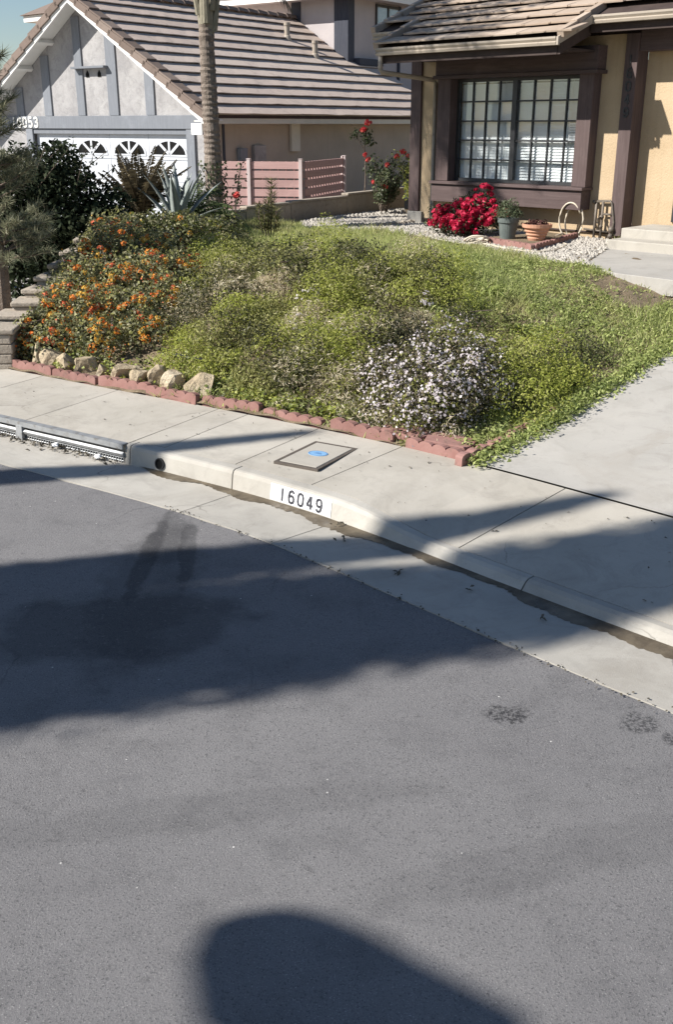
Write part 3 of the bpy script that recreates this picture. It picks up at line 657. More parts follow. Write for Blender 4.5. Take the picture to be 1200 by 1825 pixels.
# gutters, fascia, downpipe
def gutter_run(pts):
    mb = MB()
    for (p, q) in zip(pts[:-1], pts[1:]):
        p, q = Vector(p), Vector(q); d_ = (q - p); L = d_.length; ez = Vector((0, 0, 1)); ex = d_.normalized(); ey = ez.cross(ex).normalized(); ez = ex.cross(ey)
        prof = [(0, 0), (-.09, 0), (-.10, .03), (-.085, .045), (-.105, .075), (-.105, .10), (-.09, .10), (-.088, .08), (0, .02)]
        k = len(prof); vs = [p + ey * a + ez * b for a, b in prof] + [q + ey * a + ez * b for a, b in prof]
        mb.add(vs, [(i, (i+1) % k, k+(i+1) % k, k+i) for i in range(k)] + [tuple(range(k-1, -1, -1)), tuple(range(k, 2*k))])
    return mb
for pts in ([(-3.66, -1.1, 3.345), (-.53, -1.1, 3.345)], [(-.44, -.46, 3.62), (4.8, -.46, 3.62)], [(-4.33, -.46, 3.62), (-3.72, -.46, 3.62)]):
    gutter_run(pts).build('gutter', M['gutter_paint'], h1)
mb = MB(); mb.add([(-.52,-1.2,3.345),(-.49,-1.2,3.345),(-.41,-.56,3.62),(-.44,-.56,3.62),(-.52,-1.2,3.44),(-.49,-1.2,3.44),(-.41,-.56,3.72),(-.44,-.56,3.72)], [(0,3,2,1),(4,5,6,7),(0,1,5,4),(1,2,6,5),(2,3,7,6),(3,0,4,7)])
mb.build('rake_gutter', M['gutter_paint'], h1)
mb = MB(); mb.add([(-.56,-1.09,3.24),(-.52,-1.09,3.24),(-.52,-.4,3.5),(-.56,-.4,3.5),(-.56,-1.09,3.46),(-.52,-1.09,3.46),(-.52,-.4,3.74),(-.56,-.4,3.74)], [(0,3,2,1),(4,5,6,7),(0,1,5,4),(1,2,6,5),(2,3,7,6),(3,0,4,7)]); mb.build('return_board', M['dark_soffit'], h1)
mb = MB(); mb.box(-3.64, -.57, -1.095, -1.05, 3.24, 3.42); mb.build('fascia', M['dark_soffit'], h1)
mb = MB(); mb.box(-.5, 4.8, -.455, -.41, 3.52, 3.69); mb.build('fascia', M['dark_soffit'], h1)
MB().box(-4.31, -3.67, -.455, -.41, 3.52, 3.69).build('fascia', M['dark_soffit'], h1)
mb = MB(); mb.box(-3.64, -.55, -1.05, 0, 3.30, 3.33); mb.box(-4.31, -3.65, -.41, 0, 3.535, 3.56); mb.box(-.54, 4.6, -.41, .6, 3.57, 3.6)
mb.box(-4.3, -3.97, 0, 8, 3.55, 3.58); mb.build('soffit', M['dark_soffit'], h1)
mb = MB(); mb.tube([(-3.6, -1.15, 3.36), (-3.6, -1.15, 3.16), (-3.595, -1.12, 3.12), (-3.45, -.1, 3.04), (-3.44, -.05, 3.0), (-3.44, -.045, .9), (-3.44, -.12, .86)], .034, 8)
mb.build('downpipe', M['gutter_paint'], h1, smooth=True)
# porch steps
porch = thing('porch_steps', 'pale concrete porch landing with a lower step beside the brown entry post', 'steps', h1w(1.3, -.7, .86), R(-A1))
MB().box(-.97, 2.2, .08, .9, -.1, .25).build('landing', M['concrete'], porch, .012)
MB().box(-.95, 2.2, -.28, .078, -.1, .13).build('step', M['concrete'], porch, .012)

# ================================================================== NEIGHBOUR'S HOUSE
A2 = 36
h2 = thing('neighbour_house', 'pale half-timbered house with steep brown tile roof and white garage door', 'house', (-2.62, 22, 0), R(-A2))
def h2w(u, v, z=0):
    a = R(A2); return Vector((-2.62 + u*math.cos(a) + v*math.sin(a), 22 - u*math.sin(a) + v*math.cos(a), z))
P2 = .638; UA = -3.4; rt2 = lambda u: 5.03 - P2 * abs(u - UA)
mb = MB()
gz = lambda u: rt2(u) - .132
mb.add([(-7.0,0,2.3),(0,0,2.3),(0,0,gz(0)),(UA,0,gz(UA)),(-7.0,0,gz(-7.0)),(-7.0,.2,2.3),(0,.2,2.3),(0,.2,gz(0)),(UA,.2,gz(UA)),(-7.0,.2,gz(-7.0))],
       [(0,1,2,3,4),(9,8,7,6,5),(0,5,6,1),(1,6,7,2),(2,7,8,3),(3,8,9,4),(4,9,5,0)])
mb.box(-.48, 0, 0, .2, .1, 2.3); mb.box(-7.0, -5.62, 0, .2, .1, 2.3); mb.box(-5.62, -.48, .0, .2, 2.25, 2.3)
mb.build('gable_wall', M['stucco_grey'], h2)
mb = MB(); mb.box(-.2, -.003, .2, 15, .1, 2.78); mb.box(-7, -6.8, .2, 15, .1, 2.78); mb.box(-6.8, -.2, 14.8, 15, .1, 2.8); mb.build('side_wall', M['stucco_side'], h2)
# timbers
for (b, t, w) in ((-.75, -.82, .0), (-1.6, -1.6, .26), (-2.72, -2.74, .30), (-3.76, -3.8, .24), (-4.9, -4.9, .26), (-5.9, -5.9, .26)):
    if w:
        z1 = min(gz(b - w/2), gz(b + w/2)) - .02; mb = MB(); mb.box(b - w/2, b + w/2, -.035, -.002, 2.58, z1); mb.build('batten', M['trim_grey'], h2, .004)
MB().box(-7.0, .02, -.06, -.002, 2.31, 2.575).build('header_beam', M['trim_grey'], h2, .005)
MB().box(-3.86, -2.8, -.17, -.036, 3.53, 3.575).build('ledge', M['trim_grey'], h2, .004)
for u in (-3.5, -3.12):
    mb = MB(); mb.add([(u-.05,-.012,3.36),(u+.05,-.012,3.36),(u+.05,-.012,3.43),(u,-.012,3.5),(u-.05,-.012,3.43),(u-.05,-.003,3.36),(u+.05,-.003,3.36),(u+.05,-.003,3.43),(u,-.003,3.5),(u-.05,-.003,3.43)], [(0,1,2,3,4),(0,5,6,1),(1,6,7,2),(2,7,8,3),(3,8,9,4),(4,9,5,0)])
    mb.build('vent_hole', M['void'], h2)
MB().box(-.58, -.35, -.05, -.002, .1, 2.30).build('door_casing', M['trim_grey'], h2, .004)
MB().box(-5.75, -5.52, -.05, -.002, .1, 2.30).build('door_casing', M['trim_grey'], h2, .004)
MB().box(-5.52, -.58, -.02, .05, 2.2, 2.3).build('door_head', M['trim_grey'], h2, .004)
gd = MB().box(-5.55, -.55, .09, .13, .12, 2.25).build('garage_door', M['door_white'], h2)
pn = MB(); pn.box(-.56, .56, -.014, 0, -.19, .19); p0 = None
for r_ in range(4):
    for c_ in range(4):
        zc = .37 + r_ * .52; uc = -1.2 - c_ * 1.22
        mb = MB(); mb.box(-.605, .605, -.018, 0, -.255, .255); mb.box(-.5, .5, -.028, -.0182, -.16, .16)
        if r_ < 3:
            if p0 is None: p0 = mb.build('door_panel', M['door_white'], gd, .006); o = p0
            else: o = p0.copy(); scene.collection.objects.link(o); o.parent = gd
            o.location = (uc, .09, zc)
for c_ in range(4):
    uc = -1.2 - c_ * 1.22; mb = MB(); mb.box(-.605, .605, -.018, 0, -.255, .255)
    # arched sunburst light: dark glass and white bars
    n = 14; arc = [(.47 * math.cos(math.pi * k / n), .27 * math.sin(math.pi * k / n)) for k in range(n + 1)]
    vs = [(x, -.021, z - .15) for x, z in arc]; mb.add(vs, [tuple(range(len(vs)))], 1)
    for k in range(n):
        (x0, z0), (x1, z1) = arc[k], arc[k+1]; s_ = 1.1
        mb.add([(x0,-.03,z0-.15),(x1,-.03,z1-.15),(x1*s_,-.03,z1*s_-.15),(x0*s_,-.03,z0*s_-.15),(x0,-.019,z0-.15),(x1,-.019,z1-.15),(x1*s_,-.019,z1*s_-.15),(x0*s_,-.019,z0*s_-.15)], [(0,3,2,1),(0,1,5,4),(2,3,7,6)], 0)
    for an in (38, 90, 142):
        c0, s0 = math.cos(R(an)), math.sin(R(an)); L = 1 / math.sqrt((c0/.47)**2 + (s0/.27)**2); nx, nz = -s0*.03, c0*.03
        mb.add([(nx,-.031,nz-.15),(-nx,-.031,-nz-.15),(c0*L-nx,-.031,s0*L-nz-.15),(c0*L+nx,-.031,s0*L+nz-.15)], [(0,1,2,3)], 0)
    mb.box(-.52, .52, -.031, -.0215, -.185, -.15, 0)
    k0 = mb.build('arched_window', [M['door_white'], M['void']], gd); k0.location = (uc, .09, 1.945)
# number on the beam
for k, c in enumerate('16053'):
    mb = MB(); digit(mb, c, -6.2 + k * .2, 2.345, .13, .2, .045, lambda x, y, t: (x, -.062 - t, y), .012); mb.build('number_digit', M['white_paint'], h2)
# barge boards, soffit, lookouts
def rake_board(v0, v1, zt, zb, side, m, name):
    ue = .42 if side > 0 else -7.22
    mb = MB(); f = lambda u, d: (rt2(u) + d)
    vs = [(UA,v0,f(UA,zt)),(ue,v0,f(ue,zt)),(ue,v0,f(ue,zb)),(UA,v0,f(UA,zb)),(UA,v1,f(UA,zt)),(ue,v1,f(ue,zt)),(ue,v1,f(ue,zb)),(UA,v1,f(UA,zb))]
    mb.add(vs, [(0,1,2,3),(7,6,5,4),(0,4,5,1),(1,5,6,2),(2,6,7,3),(3,7,4,0)]); return mb.build(name, m, h2)
for sd in (1, -1):
    rake_board(-.5, -.455, -.03, -.24, sd, M['white_paint'], 'barge_board'); rake_board(-.454, -.003, -.10, -.13, sd, M['white_paint'], 'soffit')
for u in (-4.6, -5.4, -6.2, -7.0, -2.2, -1.2, -.2):
    zt = rt2(u) - .135; mb = MB(); sg = 1 if u > UA else -1; T = Matrix.Translation((u, 0, zt)) @ Matrix.Rotation(sg * math.atan(P2), 4, 'Y'); mb.box(-.045, .045, -.45, -.004, -.09, -.002, 0, T); mb.build('lookout', M['white_paint'], h2)
# roof courses, right-hand slope: each course is one piece
a2 = math.atan(P2); CU = .318; cl = CU / math.cos(a2)
def vend(u): return 7.2 if u < -1.7 else 8.62
k = 0; u = .46
mats_c = M['tile_b']
while u > UA + .1:
    zc = rt2(u)
    T = Matrix.Translation((u, 0, zc + .034)) @ Matrix.Rotation(a2 + R(180) - .125, 4, 'Y') @ Matrix.Diagonal((1, 1, -1, 1))
    mb = MB()
    # a run of tiles slightly uneven along its lower edge
    nseg = 30; v0 = -.28; v1 = vend(u - CU/2)
    vs = []; 
    for i in range(nseg + 1):
        vv = v0 + (v1 - v0) * i / nseg; j = rng.normal(0, .004); jz = rng.normal(0, .003)
        for (a, b) in ((-.02 + j, -.0 + jz), (-.02 + j, .018 + jz), (cl + .05, .018), (cl + .05, -.0)): vs.append((a, vv, b))
    fs = [(i*4+q, i*4+(q+1) % 4, (i+1)*4+(q+1) % 4, (i+1)*4+q) for i in range(nseg) for q in range(4)] + [(0, 1, 2, 3), tuple(nseg*4 + q for q in (3, 2, 1, 0))]
    mb.add(vs, fs, 0, T); o = mb.build('tile_course', M['tile_b'], h2)
    bm = bmesh.new(); bm.from_mesh(o.data); bmesh.ops.recalc_face_normals(bm, faces=bm.faces); bm.to_mesh(o.data); bm.free()
    u -= CU; k += 1
# deck under the courses and the left-hand slope
mb = MB()
for (ua_, ub_, v1) in ((.42, -1.7, 8.6), (-1.7, UA, 7.2), (-7.24, UA, 12)):
    vs = [(ua_,-.45,rt2(ua_)-.02),(ub_,-.45,rt2(ub_)-.02),(ub_,v1,rt2(ub_)-.02),(ua_,v1,rt2(ua_)-.02),(ua_,-.45,rt2(ua_)-.08),(ub_,-.45,rt2(ub_)-.08),(ub_,v1,rt2(ub_)-.08),(ua_,v1,rt2(ua_)-.08)]
    mb.add(vs, [(0,1,2,3),(7,6,5,4),(0,4,5,1),(1,5,6,2),(2,6,7,3),(3,7,4,0)])
mb.build('roof_deck', M['dark_soffit'], h2)
u = -7.26
while u < UA - .1:
    T = Matrix.Translation((u, 0, rt2(u) + .012)) @ Matrix.Rotation(-(a2 - .085), 4, 'Y'); mb = MB(); mb.box(-.02, cl + .05, -.28, 11.9, -.02, .022, 0, T); mb.build('tile_course', M['tile_b'], h2); u += CU
# rake tiles on both slopes, ridge tiles
r0 = None
for sd in (1, -1):
    u = .46 if sd > 0 else -7.26
    while (u - UA) * sd > .12:
        T = Matrix.Translation((u, 0, rt2(u) + .035)) @ Matrix.Rotation(sd * (a2 - .085), 4, 'Y')
        mb = MB(); x0, x1 = (-cl - .05, .025) if sd > 0 else (-.025, cl + .05)
        mb.box(x0, x1, -.53, -.26, .0, .035, 0, T); mb.box(x0, x1, -.545, -.505, -.13, -.001, 0, T); mb.build('rake_tile', M['tile_rake'], h2, .005); u -= sd * CU
rg = MB(); 
rg.add([( -.13, 0, -.055), (-.06, 0, .03), (.06, 0, .03), (.13, 0, -.055), (-.13, .42, -.085), (-.06, .42, 0), (.06, .42, 0), (.13, .42, -.085), (-.11, 0, -.08), (.11, 0, -.08)], [(0,1,5,4),(1,2,6,5),(2,3,7,6),(0,8,9,3,2,1)])
r0 = None
for k in range(20):
    if r0 is None: r0 = rg.build('ridge_tile', M['tile_rake'], h2); o = r0
    else: o = r0.copy(); scene.collection.objects.link(o); o.parent = h2
    o.location = (UA, -.53 + k * .385, 5.10)
# eave fascia, corbel, boxes, vent pipes
MB().box(.36, .41, -.44, 8.6, 2.41, 2.59).build('fascia', M['cream_paint'], h2)
MB().box(.0, .36, -.4, 8.6, 2.45, 2.475).build('soffit', M['cream_paint'], h2)
MB().box(.0, .3, -.5, -.28, 2.2, 2.42).build('corbel', M['white_paint'], h2, .01)
MB().box(.0, .07, 2.66, 2.97, 1.83, 2.44).build('wall_board', M['cream_paint'], h2, .006)
MB().box(.0, .12, .86, 1.08, 1.4, 1.93).build('meter_box', M['trim_grey'], h2, .01)
MB().box(.0, .1, 1.34, 1.72, 1.3, 1.98).build('electric_panel', M['stucco_grey'], h2, .008)
MB().box(.0, .03, .42, .47, 1.0, 2.4).build('conduit', M['trim_dark'], h2)
for (u, v, hh) in ((-2.41, 5.66, .36), (-1.75, 5.95, .36)):
    zb = rt2(u) - .05; mb = MB(); mb.lathe([(.13, zb - .05), (.085, zb + .12), (.07, zb + .14), (.07, zb + hh), (.085, zb + hh), (.085, zb + hh + .07), (.0, zb + hh + .08)], 14, (u, v)); mb.build('vent_pipe', M['gutter_paint'], h2, smooth=False)
# upper storey
mb = MB(); mb.box(-7.0, -1.66, 7.25, 15.5, 2.0, 5.5); mb.build('upper_wall', M['stucco_mauve'], h2)
MB().box(-2.08, -1.64, 7.21, 7.247, 3.6, 5.45).build('corner_board', M['trim_dark'], h2, .004)
MB().box(-1.657, -1.63, 7.21, 7.5, 3.6, 5.45).build('corner_board', M['trim_dark'], h2, .004)
MB().box(-3.5, -3.2, 7.215, 7.247, 4.5, 5.45).build('batten', M['trim_dark'], h2, .004)
MB().box(-1.656, -1.45, 7.5, 8.62, 3.86, 4.02).build('roof_flashing', M['trim_dark'], h2, .004)
mb = MB(); mb.box(-7.5, -1.15, 6.75, 16, 5.42, 5.48); mb.build('upper_soffit', M['stucco_mauve'], h2)
mb = MB(); mb.box(-7.5, -1.15, 6.7, 6.748, 5.40, 5.62); mb.box(-1.148, -1.1, 6.7, 16, 5.40, 5.62); mb.build('upper_fascia', M['white_paint'], h2)
mb = MB(); mb.add([(-7.6,6.6,5.62),(-1.0,6.6,5.62),(-1.0,16.1,5.62),(-7.6,16.1,5.62),(-4.3,9.5,7),(-4.3,13.2,7)], [(0,1,4),(1,2,5,4),(2,3,5),(3,0,4,5)]); mb.build('upper_roof', M['tile_b'], h2)
mb = MB(); wv0, wv1, wz0_, wz1_ = 8.5, 9.68, 4.86, 5.38
for b in ((wv0, wv0+.05, wz0_, wz1_), (wv1-.05, wv1, wz0_, wz1_), (wv0+.05, wv1-.05, wz0_, wz0_+.05), (wv0+.05, wv1-.05, wz1_-.05, wz1_), ((wv0+wv1)/2-.03, (wv0+wv1)/2+.03, wz0_+.05, wz1_-.05)):
    mb.box(-1.658, -1.61, *b)
upw = mb.build('upper_window', M['bronze'], h2)
for a, b in ((wv0+.05, (wv0+wv1)/2-.03), ((wv0+wv1)/2+.03, wv1-.05)):
    MB().box(-1.635, -1.63, a, b, wz0_+.05, wz1_-.05).build('pane', M['glass'], upw)
MB().box(-1.6585, -1.65, wv0+.05, wv1-.05, wz0_+.05, wz1_-.05).build('curtain', M['stucco_grey'], upw)
MB().box(-1.657, -1.6, 9.62, 9.69, 1, 5.4).build('downpipe', M['trim_dark'], h2)

# a roof corner further off behind the garage gable
fh = thing('distant_house', 'far roof eave showing beside the sky left of the garage gable', 'house', (-8.36, 38.4, -.45), R(-40))
MB().box(-2.6, 2.3, 0, 6, 0, 6.3).build('wall', M['stucco_grey'], fh)
mb = MB(); mb.add([(-3.2,-.6,6.25),(2.9,-.6,6.25),(2.9,6.6,6.25),(-3.2,6.6,6.25),(-3.2,-.6,6.45),(2.9,-.6,6.45),(2.9,6.6,6.45),(-3.2,6.6,6.45)], [(0,3,2,1),(0,1,5,4),(1,2,6,5),(2,3,7,6),(3,0,4,7)]); mb.build('fascia', M['white_paint'], fh)
mb = MB(); mb.add([(-3.3,-.7,6.46),(3.0,-.7,6.46),(3.0,6.7,6.46),(-3.3,6.7,6.46),(-.15,3,8.3)], [(0,1,4),(1,2,4),(2,3,4),(3,0,4),(3,2,1,0)]); mb.build('roof', M['tile_rake'], fh)
def cy(tipx, tipy, h_):
    L = h_ / math.tan(SUN_EL); a = SUN_AZ - math.pi
    return tipx - L * math.sin(a), tipy - L * math.cos(a), h_
CY1 = (*cy(-.15, 7.6, 9.0), .34, 'slim cypress across the street, nearest to the storm drain')
CY2 = (*cy(1.85, 6.15, 10.0), .5, 'middle cypress of the three across the street')
CY3 = (*cy(5.2, 6.2, 12.0), 1.0, 'broadest and tallest cypress across the street')
CASTER_SHADOW = (-.05, 2.36)  # road point where the added caster's shadow falls
# ================================================================== STREET FITTINGS
def kerb_face(s, z, off=.0):
    """point on the sloping kerb face, pushed out towards the road by off"""
    k = float(kh(s)); r = (.13 - k) / .085; t = max(0, min(1, (z + .02) / (k*.8 + .016))); o = (.018 + .03*r) * t
    if z > k*.8 - .004: o = .018 + .03*r + (z - (k*.8 - .004)) / (k*.2) * .012
    x, y = road(s, o - off); return (float(x), float(y), z)
plate = thing('number_plate', 'white painted house number panel 16049 on the kerb face', 'house number', kerb_face(-.19, .05))
org = Vector(plate.location)
mb = MB(); n = 14
for off, zs in ((.003, (.0, .108)),):
    vs = []
    for k in range(n + 1):
        s = -.47 + .55 * k / n
        for zz in (0.0, .05, .095, .112): vs.append(Vector(kerb_face(s, zz, .0035)) - org)
    mb.add(vs, [(k*4+j, (k+1)*4+j, (k+1)*4+j+1, k*4+j+1) for k in range(n) for j in range(3)])
mb.build('panel', M['number_white'], plate)
for k, c in enumerate('16049'):
    mb = MB(); digit(mb, c, -.385 + k * .083, .014, .05, .082, .0155, lambda x, y, t: Vector(kerb_face(x, y, .0045 + t)) - org, .0012); mb.build('digit', M['number_black'], plate)
# drain pipe mouth in the kerb
dp = thing('drain_pipe', 'round black drain hole through the kerb beside the storm drain', 'drain pipe', kerb_face(-1.53, .045))
tx = Vector(road(-1.4, 0) + (0,)) - Vector(road(-1.6, 0) + (0,)); ang = math.atan2(tx.y, tx.x)
T = Matrix.Rotation(ang, 4, 'Z') @ Matrix.Rotation(R(82), 4, 'X')
MB().lathe([(.044, -.02), (.044, .016), (.037, .016), (.037, -.02)], 20, T=T).build('pipe', M['black_plastic'], dp)
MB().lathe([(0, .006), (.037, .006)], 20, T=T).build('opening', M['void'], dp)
# storm drain along the kerb at the left
sd = thing('storm_drain', 'long kerbside storm drain opening with steel nosing, bar and mesh screen', 'storm drain', road(-3.4, .03) + (0,))
org = Vector(sd.location)
def along(name, prof, s0, s1, m, n=14, parent=sd):
    o = profile_piece(name, prof, s0, s1, m, None, n, gap=0); return under(o, parent)
along('nosing', lambda s: [(-.012, .095), (-.012, .136), (.05, .136), (.05, .128), (0, .128), (0, .095)], -5.6, -1.9, M['steel'])
along('guard_bar', lambda s: [(-.005, .035), (-.015, .058), (.0, .072), (.02, .06), (.015, .035)], -5.6, -1.9, M['steel'])
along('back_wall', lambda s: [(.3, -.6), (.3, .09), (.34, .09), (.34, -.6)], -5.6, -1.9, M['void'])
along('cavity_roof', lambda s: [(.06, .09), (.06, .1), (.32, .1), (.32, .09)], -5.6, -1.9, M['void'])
for s in (-5.0, -3.06):
    along('post', lambda s_: [(-.03, -.06), (-.02, .10), (.01, .10), (.01, -.06)], s - .035, s + .035, M['steel'], 3)
# perforated screen: bars up and along
mb = MB()
for s in np.arange(-5.58, -1.9, .028):
    x0, y0 = road(s, .012); mb.tube([(x0-org.x, y0-org.y, -.08), (x0-org.x, y0-org.y, .04)], .006, 4, cap=False)
for z in (-.03, -.005, .02):
    mb.tube([tuple(Vector((*road(s, .012), z)) - org) for s in np.linspace(-5.58, -1.92, 24)], .005, 4)
mb.build('screen', M['steel'], sd)
# meter box lid in the pavement
mbx = thing('meter_box', 'concrete meter box lid with dark rim and blue oval emblem in the sidewalk', 'meter box', (-.145, 7.015, float(swz(-.55, .75))), math.atan2(.29, .49) * -1 + R(90) * 0)
mbx.rotation_euler = (0, 0, math.atan2(.49, .29))
def ring(x, y, w, z0, z1): 
    m_ = MB(); m_.box(-x, x, -y, -y+w, z0, z1); m_.box(-x, x, y-w, y, z0, z1); m_.box(-x, -x+w, -y+w, y-w, z0, z1); m_.box(x-w, x, -y+w, y-w, z0, z1); return m_
ring(.285, .185, .026, -.03, .006).build('rim', M['iron'], mbx)
MB().box(-.255, .255, -.155, .155, -.03, .008).build('lid', M['concrete'], mbx, .004)
e = MB(); e.prism([(.02 + .058*math.cos(t), .078*math.sin(t)) for t in np.linspace(0, 2*math.pi, 28, endpoint=False)], .008, .011)
em = e.build('emblem', M['blue_lid'], mbx)
e = MB()
for k in range(28):
    t0_, t1_ = 2*math.pi*k/28, 2*math.pi*(k+.6)/28
    e.add([(.02 + r_*.058*math.cos(t), r_*.078*math.sin(t), .0118) for r_, t in ((.86, t0_), (.86, t1_), (.95, t1_), (.95, t0_))], [(0,1,2,3)])
for k in range(3): e.box(.008 + k*.012, .013 + k*.012, -.035 + .008*k, .03 - .004*k, .0112, .0118)
e.build('emblem_lettering', M['blue_dark'], em)

# ================================================================== GARDEN EDGES
def edging_mesh(nsc=5, w=.12, h=.095, th=.06):
    mb = MB(); pr = []
    for k in range(nsc):
        for q in range(7):
            t = math.pi * (1 - q / 6); pr.append(((k + .5) * w + math.cos(t) * w * .492, h - .026 + .026 * math.sin(t)))
    L = nsc * w; pr = [(x - L/2, z) for x, z in pr]
    n = len(pr); vs = [(x, -th/2, z) for x, z in pr] + [(x, th/2, z) for x, z in pr] + [(x, -th/2, -.05) for x, z in pr] + [(x, th/2, -.05) for x, z in pr]
    fs = []
    for i in range(n - 1): fs += [(i, i+1, n+i+1, n+i), (2*n+i, 2*n+i+1, i+1, i), (n+i, n+i+1, 3*n+i+1, 3*n+i)]
    fs += [(2*n, 0, n, 3*n), (n-1, 3*n-1, 4*n-1, 2*n-1)]
    return mb.add(vs, fs)
ge = thing('garden_edging', 'row of red scalloped concrete edging between sidewalk and planted bank', 'garden edging', road(-2, 1.15) + (.16,))
e0 = under(edging_mesh().build('edging_block', M['brick_red'], None, .006), ge); e0.data.transform(Matrix.Translation(Vector(ge.location)))
def put_edging(par, x, y, z, rz, tilt=0, roll=0, first=[None]):
    o = e0 if first[0] is None else e0.copy()
    if first[0] is not None: scene.collection.objects.link(o)
    first[0] = 1; o.parent = par; v = Vector((x, y, z)) - Vector(par.location)
    o.location = Matrix.Rotation(-par.rotation_euler.z, 3, 'Z') @ v; o.rotation_euler = (tilt, roll, rz - par.rotation_euler.z); return o
s = -4.29; k = 0
while s < .3:
    x0, y0 = road(s - .28, float(ew(s)) + .045); x1, y1 = road(s + .28, float(ew(s)) + .045)
    put_edging(ge, (x0+x1)/2 + rng.normal(0, .008), (y0+y1)/2 + rng.normal(0, .008), .15 + rng.normal(0, .008) - (.015 if k % 3 == 1 else 0), math.atan2(y1-y0, x1-x0) + rng.normal(0, .025), rng.normal(-.04, .05), rng.normal(0, .012))
    s += .624; k += 1
for t, dz in ((.28, .135), (.9, .13), (1.55, .14)):
    put_edging(ge, CX0 - .08 + DL[0]*t, CY0 + .1 + DL[1]*t, dz + .05*t, math.atan2(DL[1], DL[0]) + rng.normal(0, .03), .05)
# two flat red pavers near the corner
for k, (x, y, rz, lab) in enumerate(((.53, 7.36, -.55, 'flat red paver lying behind the edging, left of the corner one'), (.84, 7.12, -.45, 'flat red paver lying at the lawn corner by the driveway'))):
    mb = MB(); mb.prism([(-.17, -.1), (.15, -.11), (.19, -.03), (.17, .1), (-.15, .11), (-.19, .02)], -.03, .02)
    o = mb.build('flat_paver', M['brick_red'], None, .008); o.location = (x, y, float(hz(x, y)[0]) + .045); o.rotation_euler = (.06, .04, rz); tag(o, lab, 'paver')
# stepped block wall on the left of the bank
rw = thing('retaining_wall', 'stepped tan block wall climbing beside the flowering bank', 'retaining wall', (-3.36, 9.9, .1))
mb = MB(); mb.box(-.16, .16, -.2, .2, 0, .093); b0 = mb.build('block', M['block'], rw, .012); c0 = MB().box(-.185, .185, -.215, .215, 0, .05).build('cap', M['block'], rw, .014); used = [0, 0]
def put(o0, idx, x, y, z, rz):
    o = o0 if used[idx] == 0 else o0.copy()
    if used[idx]: scene.collection.objects.link(o)
    used[idx] = 1; o.parent = rw; o.location = Vector((x, y, z)) - Vector(rw.location); o.rotation_euler = (0, 0, rz)
steps = [(-3.34, 9.93), (-3.30, 10.40), (-3.19, 10.68), (-3.14, 10.97), (-3.09, 11.3), (-3.05, 11.68), (-3.01, 12.13), (-2.99, 12.67)]
for k, (x, y) in enumerate(steps):
    rz = rng.normal(0, .05)
    ztop = (.55 if k == 0 else .605 + .085 * (k - 1)); nb = int((ztop - .1) / .096)
    for j in range(nb): put(b0, 0, x + rng.normal(0, .006), y + .0, ztop - .05 - .096 * (j + 1), rz + rng.normal(0, .03))
    put(c0, 1, x + rng.normal(0, .006), y, ztop - .05, rz + rng.normal(0, .03))
# rocks along the foot of the bank
labs = ['upright pale rock against the tan block pillar', 'pale rock second from the tan block pillar', 'tilted cream rock with a hollow beneath, third from the block pillar', 'bright angular rock fourth from the block pillar',
        'small grey rock wedged between two bright rocks', 'long low cream rock beneath the orange flowers', 'pinkish rock right of the long low one', 'brown pitted rock in the middle of the right group',
        'pointed cream rock second from the right end', 'large square yellowish rock at the right end of the row']
rk_ = [(-4.33, .13, .26), (-4.16, .19, .22), (-3.95, .2, .2), (-3.68, .24, .22), (-3.46, .14, .17), (-3.2, .3, .2), (-2.93, .2, .2), (-2.75, .18, .2), (-2.53, .22, .25), (-2.28, .27, .26)]
for k, (s, w, h) in enumerate(rk_):
    bm = bmesh.new(); bmesh.ops.create_icosphere(bm, subdivisions=3, radius=1)
    planes = [(Vector(rng.normal(0, 1, 3)).normalized(), rng.uniform(.42, .72)) for _ in range(11)]
    for v in bm.verts:
        for nn, dd in planes:
            q = v.co.dot(nn)
            if q > dd: v.co -= nn * (q - dd)
        v.co *= 1 + .07 * math.sin(v.co.x*7 + k) * math.cos(v.co.y*6 + v.co.z*5) + rng.normal(0, .012)
    bmesh.ops.scale(bm, vec=(w * .78, w * .64, h * .62), verts=bm.verts)
    me = bpy.data.meshes.new('rock'); bm.to_mesh(me); bm.free(); me.materials.append(M['rock'])
    x, y = road(s, float(ew(s)) + .2 + .03 * (k % 2)); o = link('rock', me); o.location = (x, y, float(hz(x, y)[0]) + h * .28); o.rotation_euler = (rng.normal(0, .15), rng.normal(0, .15), rng.uniform(0, 6)); tag(o, labs[k], 'rock', 'rocks along the foot of the bank')
# loose black pipe
mb = MB(); mb.tube([(-1.52, 9.28, float(hz(-1.52, 9.28)[0]) + .13), (-1.35, 9.18, float(hz(-1.35, 9.18)[0]) + .12), (-1.12, 9.08, float(hz(-1.12, 9.08)[0]) + .09)], .021, 10)
tag(mb.build('black_pipe', M['black_plastic'], smooth=True), 'short black irrigation pipe lying in the green ground cover', 'pipe')
# low border at the back of the lawn
gb = thing('garden_border', 'low tan border wall along the back of the lawn', 'garden border', (-.76, 17.7, .85))
bp = [(-2.1, 16.25), (-1.44, 16.72), (-.76, 17.72), (.2, 19.05), (1.35, 20.85)]
for k in range(4):
    (x0, y0), (x1, y1) = bp[k], bp[k+1]; L = math.hypot(x1-x0, y1-y0); mb = MB(); mb.box(.006, L-.006, 0, .12, -.1, .26 + .012 * (k % 2)); mb.box(.0, L, -.015, .135, .2605 + .012*(k % 2), .3 + .012*(k % 2))
    o = mb.build('border_beam', M['block'], gb, .01); o.location = Vector((x0, y0, .84 + .03 * k)) - Vector(gb.location); o.rotation_euler = (0, 0, math.atan2(y1-y0, x1-x0))
